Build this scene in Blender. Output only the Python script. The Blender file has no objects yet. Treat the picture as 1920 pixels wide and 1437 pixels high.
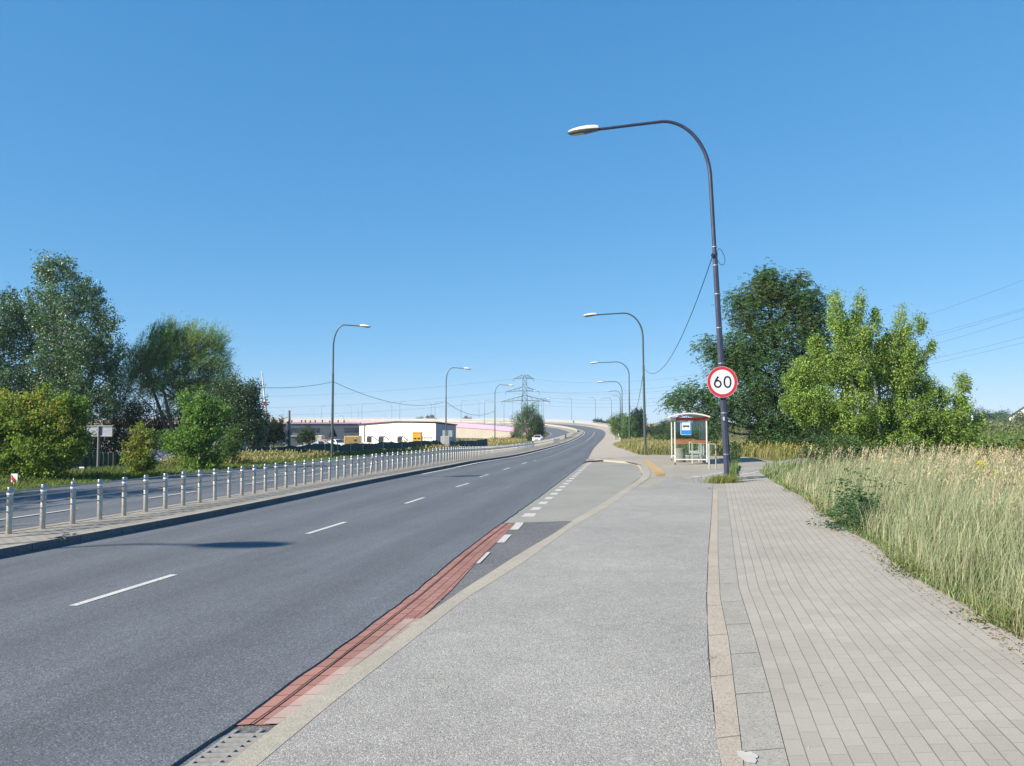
import bpy, bmesh, math, random
import numpy as np
from mathutils import Vector, Matrix, geometry
R_ = math.radians
rng = np.random.default_rng(7)
random.seed(7)

# ------------------------------------------------------------------ camera, world, sun
scene = bpy.context.scene
COL = scene.collection
PITCH = math.atan((794 - 718.5) / 1440.0)
CAMZ = 1.62
cd = bpy.data.cameras.new('camera')
cam = bpy.data.objects.new('camera', cd)
COL.objects.link(cam)
cd.sensor_width = 36.0
cd.lens = 27.0
cd.clip_start = 0.05
cd.clip_end = 9000
cam.location = (0, 0, CAMZ)
cam.rotation_euler = (math.pi / 2 + PITCH, 0, 0)
scene.camera = cam

SHDIR = Vector((0.86, 0.51, 0)).normalized()      # where shadows fall
ELEV = R_(30)
SUNV = Vector((-SHDIR.x * math.cos(ELEV), -SHDIR.y * math.cos(ELEV), math.sin(ELEV)))  # towards the sun
w = bpy.data.worlds.new('World')
scene.world = w
w.use_nodes = True
nt = w.node_tree
nt.nodes.clear()
wo = nt.nodes.new('ShaderNodeOutputWorld')
bg = nt.nodes.new('ShaderNodeBackground')
sk = nt.nodes.new('ShaderNodeTexSky')
sk.sky_type = 'NISHITA'
sk.sun_disc = False
sk.sun_elevation = ELEV
sk.sun_rotation = math.atan2(SUNV.x, SUNV.y)
sk.altitude = 100
sk.air_density = 0.6
sk.dust_density = 0.0
sk.ozone_density = 6.0
bg.inputs['Strength'].default_value = 0.15
# the camera's tone response to the sky: a gentle per-channel power curve
EXPO = 0.95
sep = nt.nodes.new('ShaderNodeSeparateColor'); cmb = nt.nodes.new('ShaderNodeCombineColor')
nt.links.new(sk.outputs[0], sep.inputs[0])
for i_, (g_, ref_in, ref_out) in enumerate(((.84, .479, .385), (.49, .821, .70), (.35, 1.174, 1.0))):
    m1_ = nt.nodes.new('ShaderNodeMath'); m1_.operation = 'MULTIPLY'; m1_.inputs[1].default_value = .15 / ref_in
    m2_ = nt.nodes.new('ShaderNodeMath'); m2_.operation = 'POWER'; m2_.inputs[1].default_value = g_
    m3_ = nt.nodes.new('ShaderNodeMath'); m3_.operation = 'MULTIPLY'; m3_.inputs[1].default_value = ref_out / (.15 * 2 ** EXPO)
    nt.links.new(sep.outputs[i_], m1_.inputs[0]); nt.links.new(m1_.outputs[0], m2_.inputs[0])
    nt.links.new(m2_.outputs[0], m3_.inputs[0]); nt.links.new(m3_.outputs[0], cmb.inputs[i_])
nt.links.new(cmb.outputs[0], bg.inputs[0])
nt.links.new(bg.outputs[0], wo.inputs[0])
sl = bpy.data.lights.new('sun', 'SUN')
sl.energy = 5.0
sl.angle = R_(0.55)
sl.color = (1.0, 0.89, 0.73)
sun = bpy.data.objects.new('sun', sl)
COL.objects.link(sun)
sun.rotation_euler = SUNV.to_track_quat('Z', 'Y').to_euler()
sun.location = (-30, -20, 40)
scene.view_settings.view_transform = 'Standard'
scene.view_settings.look = 'None'
scene.view_settings.exposure = EXPO
scene.view_settings.gamma = 1
scene.cycles.use_denoising = True
scene.cycles.max_bounces = 6
scene.cycles.transparent_max_bounces = 16
scene.cycles.sample_clamp_indirect = 6

# ------------------------------------------------------------------ pixel <-> place
CS, SN = math.cos(PITCH), math.sin(PITCH)
def ray(u, v):
    a, b = (u - 960) / 1440.0, (718.5 - v) / 1440.0
    return Vector((a, CS - b * SN, SN + b * CS))
GX, GY = 0.022, -0.0125
def G(x, y):
    return GX * x + GY * y
def onp(u, v, off=0.0):
    d = ray(u, v)
    t = (CAMZ - off) / (GX * d.x + GY * d.y - d.z)
    return Vector((0, 0, CAMZ)) + d * t
def at(u, v, dist):
    d = ray(u, v)
    return Vector((0, 0, CAMZ)) + d * (dist / d.y)

# ------------------------------------------------------------------ mesh helpers
class MB:
    def __init__(s):
        s.v, s.f, s.uv, s.mi, s.sm = [], [], [], [], []
        s.hasuv = False
        s.cur = 0
    def add(s, vs, fs, uvs=None, smooth=False):
        o = len(s.v)
        s.v.extend([tuple(p) for p in vs])
        for k, f in enumerate(fs):
            s.f.append(tuple(i + o for i in f))
            s.mi.append(s.cur)
            s.sm.append(smooth)
            if uvs is not None:
                s.hasuv = True
                s.uv.append([uvs[i] for i in f])
            else:
                s.uv.append([(0, 0)] * len(f))
        return s
    def box(s, c, size, rz=0.0, M=None):
        sx, sy, sz = [q / 2 for q in size]
        vs = [Vector((x, y, z)) for x in (-sx, sx) for y in (-sy, sy) for z in (-sz, sz)]
        if M is None:
            M = Matrix.Translation(Vector(c)) @ Matrix.Rotation(rz, 4, 'Z')
        else:
            M = M @ Matrix.Translation(Vector(c)) @ Matrix.Rotation(rz, 4, 'Z')
        vs = [M @ p for p in vs]
        return s.add(vs, [(0, 1, 3, 2), (4, 6, 7, 5), (0, 4, 5, 1), (2, 3, 7, 6), (0, 2, 6, 4), (1, 5, 7, 3)])
    def tube(s, pts, rad, n=10, cap=True, smooth=True, phase=0.0):
        pts = [Vector(p) for p in pts]
        if not hasattr(rad, '__len__'):
            rad = [rad] * len(pts)
        vs, fs = [], []
        prev = None
        for i, p in enumerate(pts):
            if i == 0: t = pts[1] - p
            elif i == len(pts) - 1: t = p - pts[i - 1]
            else: t = (pts[i + 1] - p).normalized() + (p - pts[i - 1]).normalized()
            t = t.normalized() if t.length > 1e-9 else Vector((0, 0, 1))
            if prev is None:
                a = Vector((1, 0, 0)) if abs(t.x) < 0.8 else Vector((0, 1, 0))
                a = (a - t * a.dot(t)).normalized()
            else:
                a = (prev - t * prev.dot(t)).normalized()
            prev = a
            b = t.cross(a)
            for k in range(n):
                an = 2 * math.pi * k / n + phase
                vs.append(p + (a * math.cos(an) + b * math.sin(an)) * rad[i])
        for i in range(len(pts) - 1):
            for k in range(n):
                k2 = (k + 1) % n
                fs.append((i * n + k, i * n + k2, (i + 1) * n + k2, (i + 1) * n + k))
        s.add(vs, fs, smooth=smooth)
        if cap:
            m = len(pts) - 1
            s.add([vs[k] for k in range(n)], [tuple(range(n - 1, -1, -1))])
            s.add([vs[m * n + k] for k in range(n)], [tuple(range(n))])
        return s
    def lathe(s, prof, c=(0, 0, 0), n=24, smooth=True):
        vs, fs = [], []
        for (r, z) in prof:
            for k in range(n):
                a = 2 * math.pi * k / n
                vs.append((c[0] + r * math.cos(a), c[1] + r * math.sin(a), c[2] + z))
        for i in range(len(prof) - 1):
            for k in range(n):
                k2 = (k + 1) % n
                fs.append((i * n + k, i * n + k2, (i + 1) * n + k2, (i + 1) * n + k))
        return s.add(vs, fs, smooth=smooth)
    def prism(s, poly, a, b, M=None):
        """poly in local XZ, extruded along Y from a to b"""
        n = len(poly)
        vs = [Vector((p[0], a, p[1])) for p in poly] + [Vector((p[0], b, p[1])) for p in poly]
        if M is not None: vs = [M @ p for p in vs]
        fs = [tuple(range(n)), tuple(range(2 * n - 1, n - 1, -1))]
        for k in range(n):
            k2 = (k + 1) % n
            fs.append((k, k + n, k2 + n, k2))
        return s.add(vs, fs)
    def strip(s, A, B, nsub=1, v0=0.0, uvs=True, s0=0.0, vdist=None):
        """quads between two polylines of equal length; uv in metres: u along, v across"""
        m = len(A)
        vs, uv, fs = [], [], []
        acc = s0
        for i in range(m):
            if i: acc += ((Vector(A[i]) + Vector(B[i])) / 2 - (Vector(A[i - 1]) + Vector(B[i - 1])) / 2).length
            a, b = Vector(A[i]), Vector(B[i])
            wd = (b - a).length if vdist is None else vdist[i]
            for k in range(nsub + 1):
                t = k / nsub
                vs.append(a.lerp(b, t)); uv.append((acc, v0 + wd * t))
        q = nsub + 1
        for i in range(m - 1):
            for k in range(nsub):
                fs.append((i * q + k, i * q + k + 1, (i + 1) * q + k + 1, (i + 1) * q + k))
        return s.add(vs, fs, uvs=uv)
    def poly(s, pts):
        tr = geometry.tessellate_polygon([[Vector(p) for p in pts]])
        fs = []
        for t in tr:
            a, b, c = [Vector(pts[i]) for i in t]
            fs.append(tuple(t) if (b - a).cross(c - a).z >= 0 else (t[0], t[2], t[1]))
        return s.add(pts, fs, uvs=[(p[0], p[1]) for p in pts])
    def build(s, name, mats, parent=None, label=None, bevel=0):
        me = bpy.data.meshes.new(name)
        me.from_pydata(s.v, [], s.f)
        if not isinstance(mats, (list, tuple)): mats = [mats]
        for m in mats: me.materials.append(m)
        me.polygons.foreach_set('material_index', s.mi)
        me.polygons.foreach_set('use_smooth', s.sm)
        if s.hasuv:
            l = me.uv_layers.new(name='UVMap')
            l.data.foreach_set('uv', [c for f in s.uv for p in f for c in p])
        me.update()
        o = bpy.data.objects.new(name, me)
        COL.objects.link(o)
        if parent is not None:
            o.parent = parent
        if label: o['label'] = label
        if bevel:
            md = o.modifiers.new('bevel', 'BEVEL'); md.width = bevel; md.segments = 2; md.limit_method = 'ANGLE'
        return o

def thing(name, label, cat, loc=(0, 0, 0), rz=0.0, group=None):
    o = bpy.data.objects.new(name, None)
    COL.objects.link(o)
    o.empty_display_size = 0.2
    o.location = loc; o.rotation_euler = (0, 0, rz)
    o['label'] = label; o['category'] = cat
    if group: o['group'] = group
    return o
def tag(o, label, cat, group=None, kind=None):
    o['label'] = label; o['category'] = cat
    if group: o['group'] = group
    if kind: o['kind'] = kind
    return o
def struct(o, label=None):
    o['kind'] = 'structure'
    if label: o['label'] = label
    return o
def copy_tree(o, parent=None):
    c = o.copy(); COL.objects.link(c)
    if parent is not None: c.parent = parent
    for ch in list(o.children): copy_tree(ch, c)
    return c

# ------------------------------------------------------------------ materials
class NT:
    def __init__(s, m):
        m.use_nodes = True
        s.t = m.node_tree; s.t.nodes.clear()
        s.out = s.t.nodes.new('ShaderNodeOutputMaterial')
    def n(s, ty, **kw):
        nd = s.t.nodes.new(ty)
        for k, v in kw.items():
            if k in nd.inputs.keys() if hasattr(nd.inputs, 'keys') else False: nd.inputs[k].default_value = v
            else: setattr(nd, k, v)
        return nd
    def l(s, a, b): s.t.links.new(a, b)
    def noise(s, vec, scale, detail=4, rough=0.55, dist=0.0):
        nd = s.t.nodes.new('ShaderNodeTexNoise')
        nd.inputs['Scale'].default_value = scale; nd.inputs['Detail'].default_value = detail
        nd.inputs['Roughness'].default_value = rough; nd.inputs['Distortion'].default_value = dist
        if vec is not None: s.l(vec, nd.inputs['Vector'])
        return nd.outputs['Fac']
    def vor(s, vec, scale, feature='F1', out='Distance'):
        nd = s.t.nodes.new('ShaderNodeTexVoronoi')
        nd.feature = feature
        nd.inputs['Scale'].default_value = scale
        if vec is not None: s.l(vec, nd.inputs['Vector'])
        return nd.outputs[out]
    def ramp(s, fac, stops, interp='LINEAR'):
        nd = s.t.nodes.new('ShaderNodeValToRGB')
        cr = nd.color_ramp; cr.interpolation = interp
        while len(cr.elements) > 1: cr.elements.remove(cr.elements[-1])
        for i, (p, c) in enumerate(stops):
            e = cr.elements[0] if i == 0 else cr.elements.new(p)
            e.position = p
            if not hasattr(c, '__len__'): c = (c, c, c)
            e.color = (*c[:3], 1)
        s.l(fac, nd.inputs[0])
        return nd.outputs[0]
    def mix(s, fac, a, b, mode='MIX'):
        nd = s.t.nodes.new('ShaderNodeMix'); nd.data_type = 'RGBA'; nd.blend_type = mode
        for sock, val in ((nd.inputs[0], fac), (nd.inputs[6], a), (nd.inputs[7], b)):
            if isinstance(val, bpy.types.NodeSocket): s.l(val, sock)
            elif hasattr(val, '__len__'): sock.default_value = (*val[:3], 1)
            else:
                sock.default_value = val if sock.type == 'VALUE' else (val, val, val, 1)
        return nd.outputs[2]
    def math(s, op, a, b=None, c=None):
        nd = s.t.nodes.new('ShaderNodeMath'); nd.operation = op
        for i, val in enumerate((a, b, c)):
            if val is None: continue
            if isinstance(val, bpy.types.NodeSocket): s.l(val, nd.inputs[i])
            else: nd.inputs[i].default_value = val
        return nd.outputs[0]
    def bsdf(s, col, rough=0.8, metal=0.0, spec=0.5, bump=None, bstr=0.3, bdist=0.01, **kw):
        p = s.t.nodes.new('ShaderNodeBsdfPrincipled')
        for sock, val in (('Base Color', col), ('Roughness', rough), ('Metallic', metal), ('Specular IOR Level', spec)):
            if isinstance(val, bpy.types.NodeSocket): s.l(val, p.inputs[sock])
            elif hasattr(val, '__len__'): p.inputs[sock].default_value = (*val[:3], 1)
            else: p.inputs[sock].default_value = val
        for k, v in kw.items(): p.inputs[k].default_value = v
        if bump is not None:
            b = s.t.nodes.new('ShaderNodeBump')
            b.inputs['Strength'].default_value = bstr; b.inputs['Distance'].default_value = bdist
            s.l(bump, b.inputs['Height']); s.l(b.outputs[0], p.inputs['Normal'])
        return p
    def done(s, sh): s.l(sh.outputs[0] if hasattr(sh, 'outputs') else sh, s.out.inputs[0])
    def pos(s):
        return s.t.nodes.new('ShaderNodeNewGeometry').outputs['Position']
    def obj(s): return s.t.nodes.new('ShaderNodeTexCoord').outputs['Object']
    def uv(s): return s.t.nodes.new('ShaderNodeTexCoord').outputs['UV']

def simple(name, col, rough=0.6, metal=0.0, var=0.12, scale=6.0, spec=0.5, bstr=0.0):
    m = bpy.data.materials.new(name); t = NT(m)
    f = t.noise(t.obj(), scale, 5)
    lo = [c * (1 - var) for c in col]; hi = [min(1, c * (1 + var)) for c in col]
    c = t.ramp(f, [(0.3, lo), (0.7, hi)])
    r = t.ramp(t.noise(t.obj(), scale * 2.3, 3), [(0.3, max(0, rough - .08)), (0.7, min(1, rough + .08))])
    t.done(t.bsdf(c, r, metal, spec, bump=f if bstr else None, bstr=bstr))
    return m

def grit(name, base, speck_lo, speck_hi, scale, patch=0.12, patch_scale=0.25, rough=0.9, bstr=0.5, stains=0.0, tint=None, spec=0.3, tracks=False):
    """fine aggregate surface: random coloured cells plus slow wear patches"""
    m = bpy.data.materials.new(name); t = NT(m)
    p = t.pos()
    cell = t.vor(p, scale, 'F1', 'Color')
    sep = t.n('ShaderNodeSeparateColor'); t.l(cell, sep.inputs[0])
    c = t.ramp(sep.outputs[0], [(0.0, speck_lo), (0.45, base), (0.8, base), (1.0, speck_hi)])
    n1 = t.noise(p, patch_scale, 6, 0.6)
    c = t.mix(1.0, c, t.ramp(n1, [(0.3, 1 - patch), (0.7, 1 + patch * .6)]), 'MULTIPLY')
    n3 = t.noise(p, patch_scale * 14, 3, 0.6)
    c = t.mix(1.0, c, t.ramp(n3, [(0.3, 1 - patch * .5), (0.7, 1 + patch * .4)]), 'MULTIPLY')
    if stains:
        n2 = t.noise(p, 1.3, 6, 0.65)
        k = t.ramp(n2, [(0.62, 0), (0.75, stains)])
        c = t.mix(k, c, tint or [q * .6 for q in base])
    if tracks:      # polished wheel tracks, oil line and drag streaks along the lane (u along, v across)
        uvs = t.n('ShaderNodeSeparateXYZ'); t.l(t.uv(), uvs.inputs[0])
        wob = t.math('MULTIPLY', t.math('SUBTRACT', t.noise(p, .22, 3), .5), .5)
        vv = t.math('ADD', uvs.outputs[1], wob)
        ph = t.math('COSINE', t.math('MULTIPLY', vv, 2 * math.pi / 1.75))
        c = t.mix(1.0, c, t.ramp(t.math('ADD', t.math('MULTIPLY', ph, .5), .5), [(0, .90), (1, 1.07)]), 'MULTIPLY')
        mp = t.n('ShaderNodeMapping'); t.l(t.uv(), mp.inputs['Vector']); mp.inputs['Scale'].default_value = (.12, 2.2, 1)
        st = t.noise(mp.outputs[0], 1.6, 6, .65)
        c = t.mix(1.0, c, t.ramp(st, [(.3, .88), (.7, 1.08)]), 'MULTIPLY')
        sp = t.vor(p, .55, 'F1', 'Distance')
        c = t.mix(t.math('MULTIPLY', t.ramp(sp, [(.02, 1), (.055, 0)]), .35), c, (.06, .06, .065))
    d = t.vor(p, scale, 'F1', 'Distance')
    t.done(t.bsdf(c, rough, 0, spec, bump=d, bstr=bstr, bdist=-0.004))
    return m

def bricks(name, colA, colB, mortar, bw, bh, uvmap=True, rot=0.0, msize=0.004, rough=0.88, offset=0.5, patch=0.15, mort_bump=0.5, rowline=None):
    m = bpy.data.materials.new(name); t = NT(m)
    src = t.uv() if uvmap else t.pos()
    mp = t.n('ShaderNodeMapping'); t.l(src, mp.inputs['Vector'])
    mp.inputs['Rotation'].default_value = (0, 0, rot)
    # slight wander of the joints
    nz = t.t.nodes.new('ShaderNodeTexNoise'); nz.inputs['Scale'].default_value = 1.2; t.l(mp.outputs[0], nz.inputs['Vector'])
    ad = t.n('ShaderNodeVectorMath', operation='MULTIPLY_ADD'); t.l(nz.outputs['Color'], ad.inputs[0])
    ad.inputs[1].default_value = (0.02, 0.02, 0); t.l(mp.outputs[0], ad.inputs[2])
    b = t.t.nodes.new('ShaderNodeTexBrick'); t.l(ad.outputs[0], b.inputs['Vector'])
    b.offset = offset
    b.inputs['Scale'].default_value = 1.0
    b.inputs['Brick Width'].default_value = bw; b.inputs['Row Height'].default_value = bh
    b.inputs['Mortar Size'].default_value = msize; b.inputs['Mortar Smooth'].default_value = 0.2
    b.inputs['Bias'].default_value = 0.0
    b.inputs['Color1'].default_value = (*colA, 1); b.inputs['Color2'].default_value = (*colB, 1); b.inputs['Mortar'].default_value = (*mortar, 1)
    n1 = t.noise(t.pos(), 0.5, 6, 0.6)
    bc = b.outputs['Color']
    if rowline:
        sx = t.n('ShaderNodeSeparateXYZ'); t.l(ad.outputs[0], sx.inputs[0])
        fr = t.math('FRACT', t.math('DIVIDE', sx.outputs[1], bh))
        dd = t.math('ABSOLUTE', t.math('SUBTRACT', fr, .5))
        n5 = t.noise(t.pos(), 1.7, 3)
        thr = t.math('ADD', t.math('MULTIPLY', n5, .05), .445)
        k = t.math('MULTIPLY', t.math('GREATER_THAN', dd, thr), .8)
        bc = t.mix(k, bc, rowline)
    c = t.mix(1.0, bc, t.ramp(n1, [(0.3, 1 - patch), (0.7, 1 + patch * .5)]), 'MULTIPLY')
    n7 = t.noise(t.pos(), 2.3, 7, 0.7, .6)
    c = t.mix(t.ramp(n7, [(.55, 0), (.78, .38)]), c, [q * .72 for q in colB])
    vb_ = t.vor(t.pos(), 2.6, 'F1', 'Distance')
    c = t.mix(t.math('MULTIPLY', t.ramp(vb_, [(.015, 1), (.04, 0)]), .5), c, (.09, .08, .07))
    n2 = t.noise(t.pos(), 160, 3, 0.7)
    c = t.mix(1.0, c, t.ramp(n2, [(0.3, 0.86), (0.7, 1.12)]), 'MULTIPLY')
    h = t.math('SUBTRACT', t.math('MULTIPLY', n2, 0.15), t.math('MULTIPLY', b.outputs['Fac'], 1.0))
    t.done(t.bsdf(c, rough, 0, 0.3, bump=h, bstr=mort_bump, bdist=0.004))
    return m

M = {}
M['asphalt'] = grit('asphalt', (.120, .133, .149), (.074, .081, .093), (.205, .22, .245), 95, patch=.10, patch_scale=.16, rough=.84, bstr=.45, spec=.35, tracks=True)
M['asphalt_old'] = grit('asphalt_old', (.145, .147, .152), (.09, .09, .095), (.24, .24, .245), 70, patch=.16, patch_scale=.4, rough=.88, bstr=.5)
M['path'] = grit('washed_aggregate', (.32, .31, .288), (.18, .173, .162), (.53, .515, .48), 140, patch=.15, patch_scale=.3, rough=.85, bstr=.55)
M['concrete_bay'] = grit('bay_concrete', (.275, .27, .24), (.24, .235, .205), (.32, .315, .28), 90, patch=.12, patch_scale=.5, rough=.85, bstr=.15, stains=.35, tint=(.22, .22, .21))
M['kerb'] = grit('kerb_concrete', (.37, .34, .28), (.28, .26, .21), (.45, .42, .36), 130, patch=.12, patch_scale=.8, rough=.88, bstr=.25)
M['kerb_tan'] = grit('kerb_tan', (.41, .36, .29), (.28, .24, .20), (.46, .42, .35), 130, patch=.12, patch_scale=.7, rough=.88, bstr=.25)
M['band_grey'] = grit('band_grey', (.345, .325, .28), (.22, .215, .20), (.38, .375, .36), 130, patch=.14, patch_scale=.9, rough=.88, bstr=.25, stains=.3, tint=(.34, .335, .32))
M['median_kerb'] = grit('median_kerb', (.33, .305, .26), (.22, .21, .19), (.40, .39, .35), 110, patch=.15, patch_scale=.8, rough=.88, bstr=.3)
M['pavers'] = bricks('pavers', (.385, .358, .310), (.35, .325, .283), (.28, .26, .225), 0.2, 0.105, msize=.0025, rowline=(.17, .15, .125))
M['plaza'] = bricks('plaza_pavers', (.38, .345, .29), (.34, .31, .26), (.17, .16, .14), 0.22, 0.105, uvmap=False, rot=1.35, msize=.005)
M['median_pavers'] = bricks('median_pavers', (.37, .34, .29), (.31, .285, .245), (.11, .10, .09), 0.2, 0.105, msize=.009, patch=.2)
M['red'] = bricks('red_bricks', (.35, .18, .145), (.28, .14, .115), (.09, .05, .045), 0.21, 0.107, msize=.006, patch=.1)
M['red_dirty'] = bricks('red_bricks_dusty', (.43, .33, .29), (.38, .27, .235), (.2, .14, .12), 0.21, 0.107, msize=.005, patch=.3)
M['far_pave'] = grit('far_pavement', (.37, .33, .28), (.29, .26, .22), (.44, .40, .35), 30, patch=.1, patch_scale=.3, rough=.9, bstr=.2)
def paint(name, col, wear=.5):
    m = bpy.data.materials.new(name); t = NT(m)
    n = t.noise(t.pos(), 55, 6, .75)
    k = t.ramp(n, [(wear - .1, 1), (wear + .06, 0)])
    n2 = t.noise(t.pos(), 2.5, 4)
    c = t.mix(t.math('MULTIPLY', k, .75), col, (.13, .135, .14))
    c = t.mix(1.0, c, t.ramp(n2, [(0.3, .9), (0.7, 1.05)]), 'MULTIPLY')
    t.done(t.bsdf(c, .7, 0, .4, bump=n, bstr=.2, bdist=.003))
    return m
M['paint'] = paint('white_road_paint', (.62, .61, .58), .46)
M['paint_worn'] = paint('worn_white_paint', (.60, .58, .53), .46)
M['yellow'] = simple('tactile_yellow', (.56, .36, .11), .8, var=.12, scale=9)
M['soil'] = None
def soil_mat():
    m = bpy.data.materials.new('field_soil'); t = NT(m)
    p = t.pos()
    n = t.noise(p, .35, 8, .65); n2 = t.noise(p, 9, 6, .7)
    c = t.ramp(n, [(.3, (.085, .11, .035)), (.5, (.13, .14, .055)), (.7, (.19, .165, .085))])
    c = t.mix(1.0, c, t.ramp(n2, [(.3, .6), (.7, 1.3)]), 'MULTIPLY')
    t.done(t.bsdf(c, .95, 0, .1, bump=n2, bstr=.8, bdist=.05))
    return m
M['soil'] = soil_mat()

# ------------------------------------------------------------------ road stations (world points)
def lin(pts, y):
    ys = [p[0] for p in pts]
    return float(np.interp(y, ys, [p[1] for p in pts]))
# (y, x) of the road edges near the camera, measured on the sloping ground
Lp = [(p.y, p.x) for p in [onp(0, 1046, -.07), onp(297, 990, -.07), onp(500, 948, -.07), onp(700, 905, -.07), onp(900, 866, -.07)]]
Rp = [(p.y, p.x) for p in [onp(322, 1437, -.07), onp(464, 1362, -.07), onp(621, 1238.6, -.07), onp(832, 1060, -.07), onp(942, 980, -.07), onp(1000, 940, -.07), onp(1055, 899, -.07), onp(1102, 862, -.07)]]
def ext(P, ym):
    (y0, x0), (y1, x1) = P[0], P[1]
    s = (P[2][1] - x0) / (P[2][0] - y0)
    return [(ym, x0 + s * (ym - y0))] + P
Lp, Rp = ext(Lp, -40), ext(Rp, -40)
ROADZ = -0.07
S = []      # each: R, L, M, O
for y in (-40, -20, -8, 0, 4, 8, 12, 16, 20, 26, 32, 39, 46):
    xr, xl = lin(Rp, y), lin(Lp, y)
    S.append([Vector((x, y, G(x, y) + ROADZ)) for x in (xr, xl, xl - 1.95, xl - 12.3)])
far = [  # R, L, M, O as (u, v, d)
    [(1105, 857, 63), (960, 857, 63), (908, 858.5, 63), (672, 858, 63)],
    [(1109, 849, 80), (995, 849, 80), (954, 850.5, 80), (782, 850, 80)],
    [(1114, 841, 104), (1027, 841, 104), (993, 842.5, 104), (878, 843, 104)],
    [(1123, 831, 140), (1060, 831, 140), (1030, 833, 140), (952, 835, 140)],
    [(1130.5, 824, 168), (1077, 824, 165), (1049, 826, 165), (988, 829, 165)],
    [(1135, 816.5, 206), (1089, 817, 204), (1064, 819, 203), (1017, 822, 198)],
    [(1135, 811.5, 238), (1094, 811.7, 235), (1072, 813.5, 232), (1030, 816.5, 226)],
    [(1130.5, 807.2, 270), (1090, 807.5, 263), (1067, 809.5, 258), (1030, 813, 248)],
    [(1118, 803.7, 300), (1077, 804, 290), (1057, 806.2, 283), (1019, 809.7, 266)],
    [(1097, 799.8, 330), (1057, 800.6, 314), (1042, 803, 306), (1000, 807, 284)],
    [(1066, 796.4, 350), (1037, 797.6, 333), (1019, 800.6, 323), (980, 805, 298)],
    [(1030, 794.2, 363), (1013, 795.2, 347), (995, 798, 337), (955, 802.4, 312)],
    [(965, 791.8, 380), (960, 792.9, 366), (945, 795.5, 357), (905, 797.8, 335)],
    [(860, 789.9, 405), (860, 791.0, 392), (850, 793, 384), (818, 793.4, 364)],
    [(700, 789.0, 432), (700, 790.0, 420), (692, 791, 412), (665, 791.2, 395)],
    [(450, 788.5, 455), (450, 789.4, 444), (445, 790.3, 436), (430, 790.6, 420)],
    [(150, 788.5, 475), (150, 789.4, 465), (148, 790.3, 457), (140, 790.6, 442)],
]
for r in far: S.append([at(*q) for q in r])
def catmull(P, n=12):
    out = []
    for i in range(len(P) - 1):
        p0 = P[max(0, i - 1)]; p1 = P[i]; p2 = P[i + 1]; p3 = P[min(len(P) - 1, i + 2)]
        for k in range(n):
            t = k / n
            out.append(0.5 * ((2 * p1) + (-p0 + p2) * t + (2 * p0 - 5 * p1 + 4 * p2 - p3) * t * t + (-p0 + 3 * p1 - 3 * p2 + p3) * t ** 3))
    out.append(P[-1].copy())
    return out
NS = 12
def smooth_from(P, i0, it=18):
    P = [p.copy() for p in P]
    for _ in range(it):
        Q = [p.copy() for p in P]
        for i in range(i0, len(P) - 1):
            Q[i] = P[i] * .5 + (P[i - 1] + P[i + 1]) * .25
        P = Q
    return P
RE, LE, ME, OE = [smooth_from(catmull([s[k] for s in S], NS), 12 * NS) for k in range(4)]
NP = len(RE)
IDX46 = 12 * NS
def mixl(A, B, t): return [a.lerp(b, t) for a, b in zip(A, B)]
def up(P, dz): return [Vector((p.x, p.y, p.z + dz)) for p in P]
def offs(A, B, d):
    """polyline at distance d from A towards B"""
    return [a + (b - a).normalized() * d for a, b in zip(A, B)]
def cum(P):
    c = [0.0]
    for i in range(1, len(P)): c.append(c[-1] + (P[i] - P[i - 1]).length)
    return np.array(c)
def resample(P, step=None, n=None, s0=0, s1=None):
    c = cum(P); s1 = c[-1] if s1 is None else s1
    if n is None: n = max(2, int(round((s1 - s0) / step)) + 1)
    ss = np.linspace(s0, s1, n)
    A = np.array([tuple(p) for p in P])
    return [Vector((np.interp(q, c, A[:, 0]), np.interp(q, c, A[:, 1]), np.interp(q, c, A[:, 2]))) for q in ss]
def sub_at(P, s):
    c = cum(P); A = np.array([tuple(p) for p in P])
    return Vector((np.interp(s, c, A[:, 0]), np.interp(s, c, A[:, 1]), np.interp(s, c, A[:, 2])))

# outer edge of the right-hand pavement (grass side)
near_edge_px = [(1920, 1205), (1862, 1173), (1802, 1133), (1734, 1097), (1673, 1053), (1641, 1023), (1597, 1000), (1549, 968), (1501, 930), (1453, 906), (1424, 886)]
NEAR_EDGE = [onp(u, v, 0) for u, v in near_edge_px]
e0 = NEAR_EDGE[0]; e4 = NEAR_EDGE[4]
sl_ = (e4.x - e0.x) / (e4.y - e0.y)
NEAR_EDGE = [Vector((e0.x + sl_ * (y - e0.y) , y, G(e0.x + sl_ * (y - e0.y), y))) for y in (-40, -10, 0, 2.5)] + NEAR_EDGE
FAR_EDGE = [onp(1452, 866, 0), onp(1400, 857, 0), onp(1343, 855, 0), onp(1250, 853.5, 0), at(1199, 853, 56)]
R2far = [at(*q) for q in [(1181, 844.5, 75), (1164, 835, 104), (1159, 827, 140), (1159, 820.5, 170), (1159.5, 813.5, 208), (1158, 808.6, 240), (1151, 804.5, 273),
    (1136, 800.8, 305), (1112, 797.0, 337), (1077, 793.8, 357), (1036, 792.0, 370), (965, 790.0, 386), (860, 788.8, 412), (700, 788.0, 440), (450, 787.5, 463), (150, 787.5, 483)]]
R2 = smooth_from(catmull(FAR_EDGE[-1:] + R2far, 12), 1, 8)

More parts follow.
